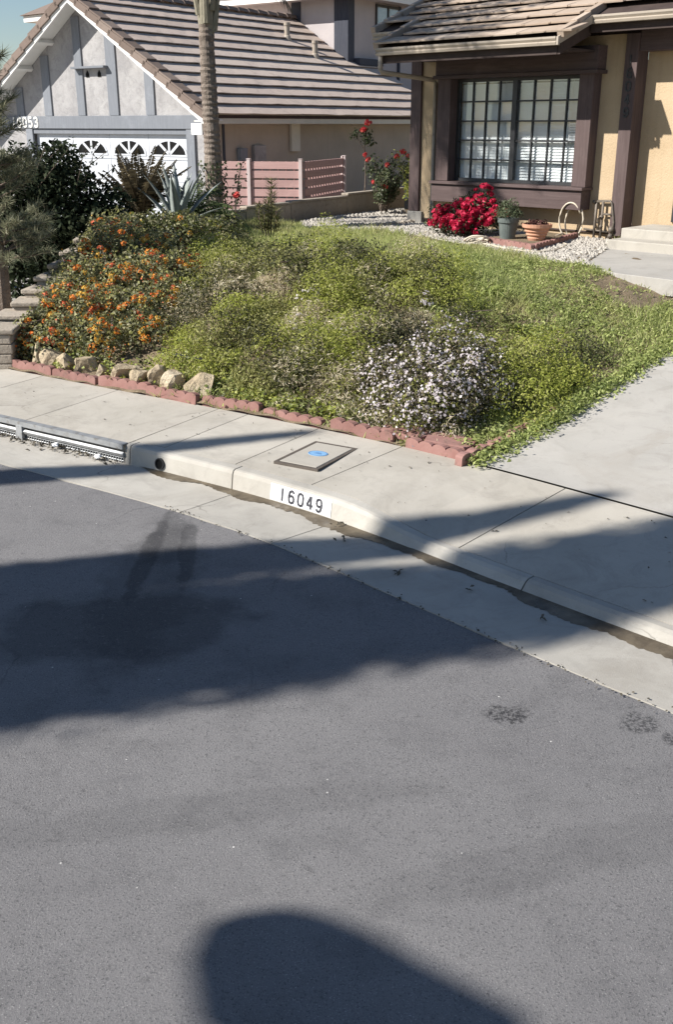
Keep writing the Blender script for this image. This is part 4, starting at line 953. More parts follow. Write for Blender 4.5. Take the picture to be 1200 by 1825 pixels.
# pebble bed in front of the house
def inpoly(x, y, P):
    c = np.zeros(len(x), bool); n = len(P)
    for i in range(n):
        x0, y0 = P[i]; x1, y1 = P[(i+1) % n]; m = ((y0 > y) != (y1 > y)) & (x < (x1-x0) * (y-y0) / (y1-y0+1e-12) + x0); c ^= m
    return c
bedP = [(-.55, 16.35), (-.6, 17.7), (.3, 19.0), (1.3, 20.4), (1.25, 17.9), (1.42, 17.1), (4.0, 14.55), (3.75, 14.1), (2.98, 12.2), (2.95, 11.9), (2.55, 12.15), (2.1, 13.0), (1.75, 13.9), (1.2, 15.2), (.6, 15.9)]
N_ = 9000; px = rng.uniform(-.7, 4.1, N_ * 3); py = rng.uniform(11.8, 20.5, N_ * 3); m_ = inpoly(px, py, bedP); px, py = px[m_][:N_], py[m_][:N_]
OCT = np.array([(1,0,0),(0,1,0),(-1,0,0),(0,-1,0),(0,0,1),(0,0,-1)], float); OF = [(0,1,4),(1,2,4),(2,3,4),(3,0,4)]
sz = rng.uniform(.014, .034, len(px)); pzv = hz(px, py); rot = rng.uniform(0, 6.28, len(px)); el = rng.uniform(.6, 1.4, (len(px), 2))
V = OCT[None] * sz[:, None, None]; V[:, :, 0] *= el[:, :1]; V[:, :, 1] *= el[:, 1:]; V[:, :, 2] *= .8
c_, s_ = np.cos(rot)[:, None], np.sin(rot)[:, None]; xx = V[:, :, 0]*c_ - V[:, :, 1]*s_; yy = V[:, :, 0]*s_ + V[:, :, 1]*c_
V = np.stack([xx + px[:, None], yy + py[:, None], V[:, :, 2] + pzv[:, None] + .012 + sz[:, None]*.4], -1)
tri = V[:, np.array(OF)].reshape(-1, 3, 3); tag(quads('pebble_bed', tri, M['pebble']), kind='stuff')
# beaded stone edging in two rows across the pebbles
for nm, pts in (('stone_row', [(-.5, 17.35), (.25, 18.3), (1.25, 19.3)]), ('stone_row', [(.1, 16.6), (.8, 16.75), (1.35, 17.35)])):
    f = plf(pts); mb = MB(); n = 26
    for k in range(n):
        x, y = f((k+.5)/n); z = float(hz(x, y)[0]); r_ = .045 * rng.uniform(.85, 1.2)
        mb.lathe([(r_*.9, 0), (r_, r_*.6), (r_*.6, r_*1.4), (0, r_*1.7)], 8, (x, y), T=Matrix.Translation((0, 0, z)))
    o = mb.build(nm, M['pebble'] if pts[0][0] < 0 else M['block']); tag(o, 'row of pale stones edging the far side of the pebble bed' if pts[0][0] < 0 else 'row of grey stones crossing the shaded pebbles near the corner post', 'stone edging')

# ================================================================== FENCE
fe = thing('slat_fence', 'pink slatted corner fence with pale posts screening the side yard', 'fence', (-.62, 20.6, .55))
org = Vector(fe.location)
def fence_run(p, q, z0, z1, nsl, posts, inner=True):
    p, q = Vector((*p, 0)), Vector((*q, 0)); L = (q - p).length; a = math.atan2(q.y-p.y, q.x-p.x); hgt = (z1 - z0) / nsl
    T = Matrix.Translation(Vector((p.x, p.y, 0)) - org) @ Matrix.Rotation(a, 4, 'Z')
    for k in range(nsl):
        mb = MB(); mb.box(.02, L-.02, -.012, .012, z0 + hgt*k + .02, z0 + hgt*(k+1) - .014); o = mb.build('slat', M['pink_fence'], fe, .003); o.matrix_local = T
    for x in posts:
        mb = MB(); mb.box(x-.035, x+.035, -.05, -.0125, z0-.3, z1+.03); mb.box(x-.04, x+.04, -.055, .03, z1+.03, z1+.042); mb.box(x-.035, x+.035, .0125, .05, z0-.3, z1+.03); o = mb.build('fence_post', M['fence_post'], fe, .004); o.matrix_local = T
    if inner:
        for x in np.arange(.16, L - .05, .16):
            mb = MB(); mb.box(x-.012, x+.012, .0125, .035, z0, z1 - .01); o = mb.build('fence_stile', M['pink_fence'], fe); o.matrix_local = T
fence_run((-2.55, 20.95), (-.62, 20.55), .55, 1.74, 7, (.86, 1.90))
fence_run((-.62, 20.58), (.16, 22.9), .58, 1.74, 7, (2.42,))

# ================================================================== AROUND THE HOUSE WALL
# edging round the pot bed
pe = thing('pot_bed_edging', 'red scalloped edging round the small bed with the two pots', 'garden edging', (2.55, 13.4, .86))
for (p, q) in (((2.02, 14.35), (2.52, 13.38)), ((2.56, 13.4), (3.42, 14.85))):
    p, q = Vector((*p, 0)), Vector((*q, 0)); L = (q-p).length; n = max(1, round(L/.6)); a = math.atan2(q.y-p.y, q.x-p.x)
    for k in range(n):
        c = p + (q-p) * ((k+.5)/n); put_edging(pe, c.x, c.y, .87 + rng.normal(0, .006), a, rng.normal(0, .04))
mb = MB(); mb.prism([(2.0, 14.5), (2.52, 13.45), (3.38, 14.85), (3.1, 15.3)], .8, .925); structure(mb.build('pot_bed', M['soil']))
# pots
gp = thing('plant_pot', 'grey green plastic pot with a bushy green plant beside the red shrub', 'potted plant', (2.37, 14.42, .9))
MB().lathe([(0, 0), (.10, 0), (.13, .24), (.145, .24), (.15, .30), (.132, .30), (.125, .26), (0, .25)], 24).build('pot', M['grey_pot'], gp, smooth=False)
P, Nn = dome_points(1500, (0, 0, .32), (.19, .19, .22), .3, -.05); quads('foliage', leaves_at(P, Nn, .035, .3), M['rosemary_leaf'], gp)
tp = thing('terracotta_pot', 'ribbed terracotta bowl with dark red succulents on the pot bed', 'potted plant', (2.73, 14.2, .925))
MB().lathe([(0, 0), (.11, 0), (.125, .03), (.12, .05), (.145, .075), (.14, .095), (.165, .12), (.16, .14), (.185, .165), (.2, .17), (.205, .215), (.185, .215), (.175, .17), (0, .165)], 28).build('pot', M['terracotta'], tp)
for k in range(5):
    a = k * 1.3; P, Nn = dome_points(60, (.09*math.cos(a), .09*math.sin(a), .19), (.065, .065, .07), .5, -.1); quads('rosette', leaves_at(P, Nn, .05, .5, .4), M['succulent'], tp)
# hose bib and pipes
pp = thing('hose_bib', 'weathered water pipes and tap standing against the wall by the entry post', 'water pipe', h1w(-.35, -.07, .85))
org = Vector(pp.location)
L_ = lambda u, v, z: h1w(u, v, z) - org
mb = MB()
mb.tube([L_(-.42,-.06,.8), L_(-.42,-.06,1.36), L_(-.4,-.06,1.39), L_(-.2,-.06,1.4), L_(-.17,-.06,1.37), L_(-.12,-.06,1.12), L_(-.14,-.07,.82)], .018, 8)
mb.tube([L_(-.31,-.06,.8), L_(-.31,-.06,1.39)], .018, 8); mb.tube([L_(-.31,-.06,1.22), L_(-.15,-.06,1.22)], .014, 8); mb.tube([L_(-.6,-.04,1.0), L_(-.2,-.05,.98)], .014, 8)
mb.build('pipe', M['rusty_pipe'], pp, smooth=True)
for (u, z, r_) in ((-.31, 1.18, .035), (-.31, 1.05, .028), (-.14, 1.02, .05), (-.15, .93, .04), (-.45, 1.38, .028)):
    MB().lathe([(0, -r_), (r_*.8, -r_*.6), (r_, 0), (r_*.8, r_*.6), (0, r_)], 10, T=Matrix.Translation(L_(u, -.07, z))).build('pipe_fitting', M['rusty_pipe'], pp, smooth=True)
mb = MB()
mb.tube([L_(-.31,-.07,1.18), L_(-.31,-.17,1.16), L_(-.31,-.18,1.1)], .014, 8)
mb.build('tap', M['rusty_pipe'], pp, smooth=True)
# cream hose: tall loops against the wall, then along the pebbles
pts = []
for k in range(44):
    t = k / 43 * 2 * math.pi * 1.6 + .4; pts.append(h1w(-.72 + .17*math.cos(t) + .06*k/43, -.22 - .05*math.sin(t*.5), 1.13 + .24*math.sin(t) - .05*k/43))
pts += [h1w(-.75, -.35, .95), h1w(-.82, -.6, .885)]
g2 = [(3.1, 13.95), (2.95, 13.55), (2.75, 13.2), (2.5, 13.1), (2.25, 13.35), (2.05, 13.9), (1.95, 14.1)]
pts += [Vector((x, y, float(hz(x, y)[0]) + .035)) for x, y in g2]
for k in range(30):
    t = k / 29 * 2 * math.pi * 2.2; r_ = .16 + .03 * math.sin(t*1.7); x, y = 1.9 + r_*math.cos(t), 14.15 + r_*.7*math.sin(t); pts.append(Vector((x, y, float(hz(x, y)[0]) + .05 + .04*math.sin(t*1.3) + .02*k/29*3)))
mb = MB(); mb.tube(pts, .012, 7); tag(mb.build('garden_hose', M['hose'], smooth=True), 'cream garden hose looped by the wall tap and trailing over the pebbles', 'hose')

# ================================================================== PLANTS
def heads(root, name, P, Nn, mats_list, make, s=1.0):
    """flower heads as separate children that share a few meshes"""
    meshes = []
    for m in mats_list:
        o = make(m); meshes.append(o)
    used_ = [False] * len(meshes)
    for p, n in zip(P, Nn):
        i = int(rng.integers(len(meshes))); o = meshes[i] if not used_[i] else meshes[i].copy()
        if used_[i]: scene.collection.objects.link(o)
        used_[i] = True; o.name = name; o.parent = root; o.location = Vector(p) - Vector(root.location)
        o.rotation_euler = Vector(n).to_track_quat('Z', 'Y').to_euler(); o.rotation_euler.rotate_axis('Z', rng.uniform(0, 6.28)); k = s * rng.uniform(.75, 1.25); o.scale = (k, k, k)
    for o, u in zip(meshes, used_):
        if not u: bpy.data.objects.remove(o)
def umbel(m, r=.026, n=22, pet=.018):
    d = unit(rng.normal(0, 1, (n * 3, 3))); d = d[d[:, 2] > -.05][:n]
    return quads('flower_head', leaves_at(d * np.array([r, r, r*.6]), d, pet, .8, .25), m)
def daisy(m, r=.02):
    V = []
    for k in range(3):
        c = rng.normal(0, .016, 3); c[2] = abs(c[2]) * .6
        for q in range(5):
            a = q * 1.257 + k; dx, dy = math.cos(a), math.sin(a); V.append([(c[0], c[1], c[2]), (c[0]+r*.6*dx-r*.35*dy, c[1]+r*.6*dy+r*.35*dx, c[2]+.003), (c[0]+r*dx, c[1]+r*dy, c[2]), (c[0]+r*.6*dx+r*.35*dy, c[1]+r*.6*dy-r*.35*dx, c[2]+.003)])
    return quads('flower', np.array(V), m)
def bloom(m, r=.05, n=30):
    d = unit(rng.normal(0, 1, (n * 3, 3))); d = d[d[:, 2] > -.2][:n]
    return quads('bloom', leaves_at(d * np.array([r, r, r*.7]) * rng.uniform(.5, 1, (len(d), 1)), d, r * .9, .9, .3), m)
def gzv(x, y): return float(hz(x, y)[0])
def bush(name, label, cat, base, clumps, m, n, leaf, aspect=.55, group=None, tilt=.8, shell=.5, stems=None, low=-.1, mats2=None):
    t = thing(name, label, cat, base, 0, group); org = np.array(base); A = []; tot = sum(c[3]*c[4] for c in clumps); PP = []; NN = []
    for (x, y, z, r_, h_) in clumps:
        P, Nn = dome_points(int(n * r_*h_ / tot), (x, y, z), (r_, r_, h_), shell, low); PP.append(P); NN.append(Nn)
    P = np.concatenate(PP); Nn = np.concatenate(NN)
    V = leaves_at(P - org, Nn, leaf, aspect, tilt)
    ms = [m] + (mats2 or []); mi = rng.integers(0, len(ms), len(V)) if mats2 else None
    quads('foliage', V, ms, t, mi)
    if stems:
        mb = MB()
        for k in range(stems):
            i = int(rng.integers(len(P))); p = Vector(P[i] - org); mid = Vector((p.x*.35, p.y*.35, p.z*.6)); mb.tube([(rng.normal(0, .03), rng.normal(0, .03), -.03), mid, p], [.016, .011, .004], 5)
        mb.build('stem', M['bark'], t)
    return t, P, Nn
def pick(P, Nn, k, want):
    """spread-out, sun-side surface points"""
    sc = Nn @ np.array(want) + rng.uniform(0, .7, len(P)); idx = np.argsort(-sc)[:k * 4]; idx = rng.permutation(idx)[:k]; return P[idx], Nn[idx]
cl = lambda L: [(x, y, gzv(x, y) + dz, r_, h_) for x, y, dz, r_, h_ in L]
# orange lantana
LC = cl([(-3.1,10.25,.03,.24,.3), (-3.0,10.7,.03,.26,.3), (-2.95,11.3,.03,.26,.3), (-2.85,10.9,.05,.32,.3), (-2.75,11.5,.05,.34,.34), (-2.7,12.3,.06,.36,.32), (-2.55,12.5,.08,.36,.3), (-2.5,11.5,.05,.44,.32), (-2.85,10.45,.05,.4,.32), (-2.45,10.4,.05,.42,.32), (-2.05,10.3,.05,.4,.3), (-1.75,10.5,.05,.34,.26), (-2.05,11.2,.05,.42,.3), (-1.85,9.9,.05,.32,.26), (-2.3,9.85,.03,.36,.28), (-2.75,9.98,.03,.34,.28), (-3.1,10.1,.02,.28,.26), (-2.15,12.0,.05,.42,.28), (-1.75,11.2,.04,.36,.26), (-2.3,10.9,.06,.42,.3), (-2.7,11.0,.06,.42,.34), (-2.55,11.95,.08,.4,.3), (-1.85,10.85,.05,.36,.26)])
lan, P, Nn = bush('lantana', 'wide spreading lantana covered in orange flowers on the left bank', 'lantana', (-2.4, 10.9, gzv(-2.4, 10.9)), [(x, y, z, r_, h_ * 1.25) for x, y, z, r_, h_ in LC], M['lantana_leaf'], 34000, .04, .6, stems=40, mats2=[M['lantana_leaf'], M['cover_olive']])
fp, fn = pick(P, Nn, 330, (.1, -.75, .6)); fp2 = fp + fn * .015
msk = rng.uniform(0, 1, len(fp2)) < np.where(fp2[:, 1] < 11.0, 1, .62); ff, fm = pick(P, Nn, 1500, (.1, -.75, .6)); cs = np.sin(ff[:, 0]*13 + ff[:, 2]*9) + np.sin(ff[:, 1]*15 - ff[:, 0]*7); ff, fm = ff[cs > .2], fm[cs > .2]; tag(quads('floret', leaves_at(ff + fm*.02 - np.array(lan.location), fm, .024, .8, .5), [M['petal_orange'], M['petal_yellow'], M['petal_red']], lan, rng.integers(0, 3, len(ff))), kind='stuff')
heads(lan, 'flower_head', fp2[msk], fn[msk], [M['petal_orange'], M['petal_orange'], M['petal_red'], M['petal_yellow']], umbel, 1.3)
LC = cl([(-2.4,12.9,.08,.4,.36), (-1.95,13.1,.1,.5,.42), (-1.5,13.4,.08,.45,.36), (-2.2,13.5,.06,.5,.36), (-1.7,13.9,.05,.4,.28)])
lt, P, Nn = bush('lantana', 'rounded dark green lantana mound with few amber flowers below the agave', 'lantana', (-1.95, 13.2, gzv(-1.95, 13.2)), LC, M['lantana_lime'], 9000, .045, .6, stems=20, mats2=[M['lantana_leaf']])
fp, fn = pick(P, Nn, 46, (.0, -.7, .7)); heads(lt, 'flower_head', fp, fn, [M['petal_yellow'], M['cover_lime'], M['petal_orange']], umbel)
LC = cl([(-1.5,11.35,.03,.28,.24), (-1.25,11.7,.03,.26,.22)])
lm, P, Nn = bush('lantana', 'small coral flowered lantana clump in the middle of the bank', 'lantana', (-1.4, 11.5, gzv(-1.4, 11.5)), LC, M['lantana_leaf'], 2200, .036, .6, stems=8)
fp, fn = pick(P, Nn, 34, (.0, -.7, .7)); heads(lm, 'flower_head', fp, fn, [M['petal_red'], M['petal_orange']], umbel)
# white flowering bush
LC = cl([(.82,7.62,.1,.4,.46), (.5,7.75,.06,.32,.36), (1.1,7.85,.1,.34,.46), (.78,8.05,.12,.42,.54), (.42,8.3,.05,.34,.36), (1.02,8.25,.1,.34,.46), (.62,7.45,.03,.26,.3)])
wb, P, Nn = bush('flowering_bush', 'rounded bush thick with small white flowers near the driveway corner', 'bush', (.78, 7.9, gzv(.78, 7.9)), LC, M['aster_leaf'], 18000, .03, .45, stems=30, mats2=[M['aster_leaf'], M['cover_olive'], M['cover_dark']])
fp, fn = pick(P, Nn, 290, (-.15, -.75, .55)); heads(wb, 'flower', fp + fn*.03 , fn, [M['petal_white']] * 4, daisy, .55)
fp, fn = pick(P, Nn, 3400, (-.2, -.7, .5)); cs = np.sin(fp[:, 0]*17 + fp[:, 2]*11) + np.sin(fp[:, 1]*19 - fp[:, 2]*13) + rng.normal(0, .5, len(fp)); fp, fn = fp[cs > -.6], fn[cs > -.6]; tag(quads('blossom', leaves_at(fp + fn*.035 - np.array(wb.location), fn, .024, .8, .5), M['petal_white'], wb), kind='stuff')
for (x, y, lab, L, nf) in ((.2, 9.05, 'low straggly plant with a streak of white flowers in mid bank', [(.12,9.0,.02,.2,.2), (.3,9.3,.02,.24,.22)], 26), (-.35, 9.55, 'sparse white flowered plant left on the bank among dry stems', [(-.38,9.45,.02,.2,.2), (-.28,9.9,.02,.24,.22)], 24), (.85, 9.75, 'small tuft of white flowers at the top of the bank', [(.82,9.6,.05,.16,.16)], 9)):
    o, P, Nn = bush('flowering_bush', lab, 'bush', (x, y, gzv(x, y)), cl(L), M['aster_leaf'], 1500, .026, .45, mats2=[M['cover_olive']])
    fp, fn = pick(P, Nn, nf, (0, -.6, .7)); heads(o, 'flower', fp + fn*.01, fn, [M['petal_white']] * 2, daisy, .62)

# mounded shrubs one can tell apart on the bank, plus a dark mound added for shade
for (x, y, r_, h_, m, lab) in ((-.62, 10.75, .36, .34, 'cover_dark', 'dark green mounded shrub high on the bank right of the dry grass'), (.05, 10.45, .42, .36, 'cover_dark', 'dark olive mounded shrub at the bank top above the white streak'),
        (-.2, 8.75, .34, .3, 'cover_dark', 'dark mounded shrub low on the bank left of the white bush'), (.42, 9.6, .36, .32, 'aster_leaf', 'brownish mounded shrub behind the white bush'), (-.75, 9.55, .36, .32, 'cover_olive', 'olive mounded shrub in the middle of the bank'),
        (-1.05, 10.4, .34, .3, 'straw', 'straw coloured dry clump beside the coral lantana'), (-.95, 8.95, .3, .26, 'cover_lime', 'bright green mounded shrub above the edging'), (1.28, 8.2, .24, .26, 'cover_dark', 'small added dark mound standing in for shade just right of the white bush')):
    L = [(x, y, gzv(x, y) - .02, r_, h_)] + [(x + rng.normal(0, r_*.6), y + rng.normal(0, r_*.6), gzv(x, y) - .02, r_*.6, h_*rng.uniform(.5, .9)) for _ in range(4)]
    bush('mound_shrub', lab, 'shrub', (x, y, gzv(x, y)), L, M[m], 2600, .03 if m != 'straw' else .06, .5 if m != 'straw' else .12, tilt=.9, shell=.6, stems=6, low=-.05, mats2=[M['cover_olive'] if m != 'straw' else M['straw']])
# ground cover over the bank: one mass of many small leaves in patches
V = []; mi = []; ms = [M['cover_dark'], M['cover_olive'], M['cover_lime'], M['straw'], M['aster_leaf']]
N_ = 0
for k in range(460):
    v = rng.uniform(.015, .5) ** 1.05; u = rng.uniform(.28, .99); x, y, z = (float(q[0]) for q in lawn_at(np.array([v]), np.array([u])))
    q, vd = drive_q(x, y)
    if q > -.25 or (x < -1.55 and y > 9.5 and y < 12.6) or y > 12.2 or (x > 1.15 and y > 8.8): continue
    s_, o_ = so(x, y)
    if s_[0] < -2.05 and o_[0] < 1.75: continue
    n1 = .5 + .5 * math.sin(x * 2.3 + y * 1.1) * math.cos(y * 1.9 - x); r_ = rng.uniform(.14, .40); h_ = r_ * rng.uniform(.6, 1.25)
    gap_ = float(o_[0]) - float(ew(s_[0])) - .1
    if gap_ < .06: continue
    r_ = min(r_, gap_); h_ = min(h_, r_ * 1.3)
    front = v < .1
    w = np.array([.8 + n1, 1.3, 1.6, .4 + .7 * (1 - n1), .3]);
    if front: w = np.array([.7, .9, 1.3, .5 if x < -.1 else 3., .3])
    if x < -.9: w = w * np.array([.9, 1.2, 1, 1.5, .3])
    i = rng.choice(5, p=w / w.sum()); npt = int(620 * (r_ / .2) ** 1.9)
    P, Nn = dome_points(npt, (x, y, z - .02), (r_, r_, h_), .45, -.05); lf = (.026, .03, .026, .05, .024)[i]; asp = (.5, .5, .45, .12, .4)[i]
    V.append(leaves_at(P, Nn, lf, asp, 1.0)); mi.append(np.full(len(P), i) if i != 3 else np.where(rng.uniform(0, 1, len(P)) < .75, 3, 1))
tag(quads('ground_cover', np.concatenate(V), ms, None, np.concatenate(mi)), kind='stuff')
# broad leaved seedlings thick along the edging
V = []; mi = []
for k in range(520):
    s = rng.uniform(-4.2, .3); o_ = float(ew(s)) + rng.gamma(1.6, .1) + .15; x, y = road(s, o_); x, y = float(x), float(y); z = gzv(x, y)
    if s < -2.3 and o_ < 1.6 and rng.uniform() < .75: continue
    d = 1 if math.sin(s*4.1) + .6*math.sin(s*9.7) > -.3 else .35
    if rng.uniform() > d or (s > -.55 and rng.uniform() < .75): continue
    n = 26; P = np.array([x, y, z + .04]) + rng.normal(0, 1, (n, 3)) * np.array([.05, .05, .03]); V.append(leaves_at(P, np.tile([0, -.2, 1.], (n, 1)), .036, .7, .6)); mi.append(np.full(n, int(rng.choice([0, 1, 2], p=[.5, .35, .15]))))
tag(quads('edge_weeds', np.concatenate(V), [M['weed'], M['cover_lime'], M['cover_dark']], None, np.concatenate(mi)), kind='stuff')
# lawn: grass blades and broad leaved weeds
n = 210000; v = rng.uniform(.0, .985, n); u = rng.uniform(.08, .995, n); gx, gy, gz = lawn_at(v, u)
q, vd = drive_q(gx, gy)
patch = np.sin(gx*1.9 + gy*.8) * np.cos(gy*1.6 - gx*.7) + .5*np.sin(gx*4.3 + 1)*np.sin(gy*3.9)
bed = inpoly(gx, gy, bedP) | inpoly(gx, gy, wp)
keep = ~bed & (gy < 16.9) & ((gx > 1.0) | (gy > 10.6) | (rng.uniform(0, 1, n) < .25)) & ~((gx < -1.6) & (gy < 14)) & (h1w(0,0).y - gy > -9)
loc_v = (gx - 4.01)*.7071 + (gy - 14.6)*.7071; keep &= loc_v < -.05
dirt = (np.hypot(gx - 3.15, gy - 10.75) < .45 + .15*np.sin(gx*9)) | (np.hypot(gx - 2.5, gy - 11.7) < .25); keep &= ~(dirt & (rng.uniform(0, 1, n) < .85))
keep &= rng.uniform(0, 1, n) < np.clip(.75 + .3*patch, .3, 1)
P = np.stack([gx, gy, gz], 1)[keep]; hh = np.clip(.065 + .035*patch[keep] + .03*sm((P[:, 1]-11)/3), .03, .15)
tag(quads('lawn_grass', blades_at(P, hh * 1.15, .013, .7), M['grass']), kind='stuff')
V = []; n = 4200; v = rng.uniform(.02, .8, n); u = rng.uniform(.55, .995, n); wx, wy, wz = lawn_at(v, u); V = []
ok = ~((np.hypot(wx - 3.15, wy - 10.75) < .5 + .15*np.sin(wx*9)) & (rng.uniform(0, 1, n) < .85)) & ~inpoly(wx, wy, bedP) & ~inpoly(wx, wy, wp) & ((wx > .9) | (wy > 10.2)) & (wy < 14.5)
for x, y, z in zip(wx[ok], wy[ok], wz[ok]):
    m_ = int(rng.integers(7, 15)); a = rng.uniform(0, 6.28, m_); r_ = rng.uniform(.02, .07, m_); P = np.stack([x + r_*np.cos(a), y + r_*np.sin(a), z + .02 + rng.uniform(0, .05, m_)], 1)
    V.append(leaves_at(P, np.stack([np.cos(a)*.4, np.sin(a)*.4, np.ones(m_)], 1), .036, .42, .5))
tag(quads('lawn_weeds', np.concatenate(V), M['weed']), kind='stuff')
# sprawl of runners and leaves over the edge of the drive
V = []
for k in range(900):
    t = rng.uniform(.05, 4.6); off = rng.normal(-.02, .05); x = CX0 + DL[0]*t + RN[0]*off; y = CY0 + DL[1]*t + RN[1]*off; z = float(zdrive(x, y)[0]); m_ = 6
    P = np.array([x, y, z + .03]) + rng.normal(0, 1, (m_, 3)) * np.array([.035, .035, .022]); P[:, 2] = np.maximum(P[:, 2], z + .01); V.append(leaves_at(P, np.tile([0, 0, 1.], (m_, 1)), .036, .5, .7))
tag(quads('edge_runners', np.concatenate(V), M['weed']), kind='stuff')
# strap-leaved clumps in the lawn
def strap(x, y, n, L, lab, m='weed'):
    z = gzv(x, y); t = thing('strap_plant', lab, 'plant', (x, y, z)); mm = None
    for k in range(n):
        a = k * 2.4; el_ = rng.uniform(.5, 1.2); w = .016; l = L * rng.uniform(.7, 1.2); mb = MB(); pr = []
        for q in range(5):
            f = q / 4; r_ = l * f * math.cos(el_ - f * .7); h_ = max(.015, l * f * math.sin(el_ - f * .75)); ww = w * (1 - f ** 2) + .002; pr.append((r_, h_, ww))
        vs = []
        for r_, h_, ww in pr: vs += [(r_*math.cos(a) - ww*math.sin(a), r_*math.sin(a) + ww*math.cos(a), h_), (r_*math.cos(a) + ww*math.sin(a), r_*math.sin(a) - ww*math.cos(a), h_)]
        mb.add(vs, [(2*q, 2*q+1, 2*q+3, 2*q+2) for q in range(4)]); mb.build('leaf', M[m], t)
strap(1.52, 10.15, 16, .3, 'green strap-leaved clump in the lawn above the white bush'); strap(1.72, 9.35, 14, .24, 'smaller strap-leaved clump in the lawn near the driveway'); strap(-.45, 10.75, 12, .26, 'pale strap-leaved clump at the top of the bank', 'cover_lime')
strap(.75, 10.9, 14, .26, 'yellowish strap-leaved clump between bank and lawn', 'cover_lime')

# red azalea under the window
AC = [(1.93,15.3,1.12,.36,.34), (1.62,15.45,1.05,.3,.28), (2.22,15.2,1.08,.3,.3), (1.8,15.15,1.0,.34,.26), (2.1,15.45,1.2,.34,.34)]
az, P, Nn = bush('azalea_bush', 'rounded bush massed with crimson flowers under the grid window', 'bush', (1.93, 15.3, .86), AC, M['shrub_leaf'], 4500, .045, .55, stems=14, low=-.5, mats2=[M['rose_leaf']])
fp, fn = pick(P, Nn, 175, (-.1, -.75, .45)); heads(az, 'bloom', fp + fn*.015, fn, [M['azalea_petal']] * 3, bloom, .95)

# roses
def rose(label, base, stems, m, n_leaf, heads_at, spread, leaf=.05, lean=0):
    t = thing('rose_bush', label, 'rose bush', base); mb = MB(); P = []
    for k in range(stems):
        a = rng.uniform(0, 6.28); h_ = spread[1] * rng.uniform(.65, 1.05); r_ = spread[0] * rng.uniform(.3, 1); p = [(rng.normal(0, .04), rng.normal(0, .04), -.05), (r_*.45*math.cos(a), r_*.45*math.sin(a), h_*.5), (r_*math.cos(a), r_*math.sin(a), h_)]
        mb.tube(p, [.012, .008, .004], 5)
        for f in rng.uniform(.25, 1, 14): 
            q = np.array(p[1]) * (1 - abs(2*f-1)) + (np.array(p[2]) if f > .5 else np.array(p[0])) * abs(2*f-1); P.append(q)
    mb.build('stem', M['bark'], t); P = np.array(P); P = P[rng.integers(0, len(P), n_leaf)] + rng.normal(0, .045, (n_leaf, 3)); P[:, 2] = np.maximum(P[:, 2], .05)
    quads('foliage', leaves_at(P, np.tile([-.3, -.4, .8], (n_leaf, 1)), leaf, .6, .9), M[m], t)
    H = np.array(heads_at, float) + np.array(base) if heads_at else np.zeros((0, 3)); heads(t, 'rose_bloom', H, np.tile([-.3, -.6, .6], (len(H), 1)), [M['rose_petal']], bloom, 1.0); return t
rose('bushy rose with a few red blooms in front of the pink fence end', (.85, 19.0, .95), 20, 'rose_leaf', 2600, [(-.35,-.1,.95), (-.28,0,.86), (.22,-.1,.92), (.34,0,1.0), (.05,-.2,.78), (-.2,-.3,.5), (.0,-.3,.42)], (.62, .95))
rose('yellow green rose with one coral bloom beside the brown corner post', (1.42, 19.9, 1.0), 10, 'cover_lime', 1300, [(-.1,-.15,.85), (.02,-.1,.8)], (.38, .9), .05)
t = thing('standard_rose', 'tall thin standard rose with red blooms above the fence corner', 'rose bush', (.52, 19.75, .95)); mb = MB()
mb.tube([(0,0,-.05), (.02,0,.6), (.0,0,1.1)], [.016, .013, .01], 6); mb.tube([(0,0,1.0), (-.14,0,1.22), (-.2,0,1.3)], [.008, .006, .004], 5); mb.tube([(0,0,1.08), (.1,0,1.3)], [.008, .004], 5); mb.tube([(0,0,1.05), (0,0,1.42)], [.007, .004], 5); mb.build('stem', M['bark'], t)
P = np.concatenate([rng.normal(0, .06, (90, 3)) + np.array([.02, 0, 1.25]), rng.normal(0, .05, (50, 3)) + np.array([-.19, 0, 1.3]), rng.normal(0, .05, (60, 3)) + np.array([.09, 0, 1.15])])
quads('foliage', leaves_at(P, np.tile([-.3, -.4, .8], (len(P), 1)), .06, .6, .8), M['rose_leaf'], t)
heads(t, 'rose_bloom', np.array([(.06,-.05,1.47), (-.02,-.06,1.36)]) + np.array(t.location), np.tile([-.2, -.5, .8], (2, 1)), [M['rose_petal']], bloom, 1.1)
rose('thin leggy rose stem with few leaves left of the upright spurge', (-1.6, 15.9, .86), 4, 'rose_leaf', 200, [(.1,-.05,.55)], (.35, 1.0), .055)
# upright whorled plant
eu = thing('spurge_plant', 'upright yellow green plant with whorled narrow leaves before the fence', 'plant', (-.97, 14.95, .86))
for (x, h_, k0) in ((0.05, .82, 0), (-.13, .5, 1), (.0, .55, 2), (-.05, .35, 3), (.12, .45, 4)):
    y = -.05 * k0; MB().tube([(x*.4, y, -.04), (x, y, h_*.6), (x, y, h_)], [.013, .01, .006], 6).build('stem', M['bark'], eu)
    n = int(170 * h_ / .6); a = rng.uniform(0, 6.28, n); zz = h_ * rng.uniform(.2, 1.04, n) ** .8; L = .085; P = np.stack([x + .045*np.cos(a), y + .045*np.sin(a), zz], 1)
    d = np.stack([np.cos(a), np.sin(a), np.full(n, .45)], 1); d = unit(d + rng.normal(0, .2, (n, 3))); s_ = unit(np.cross(d, np.array([0, 0, 1.]))) * .009; 
    quads('leaf_whorl', np.stack([P - d*.04, P + s_, P + d*L, P - s_], 1), M['euphorbia_leaf'], eu)

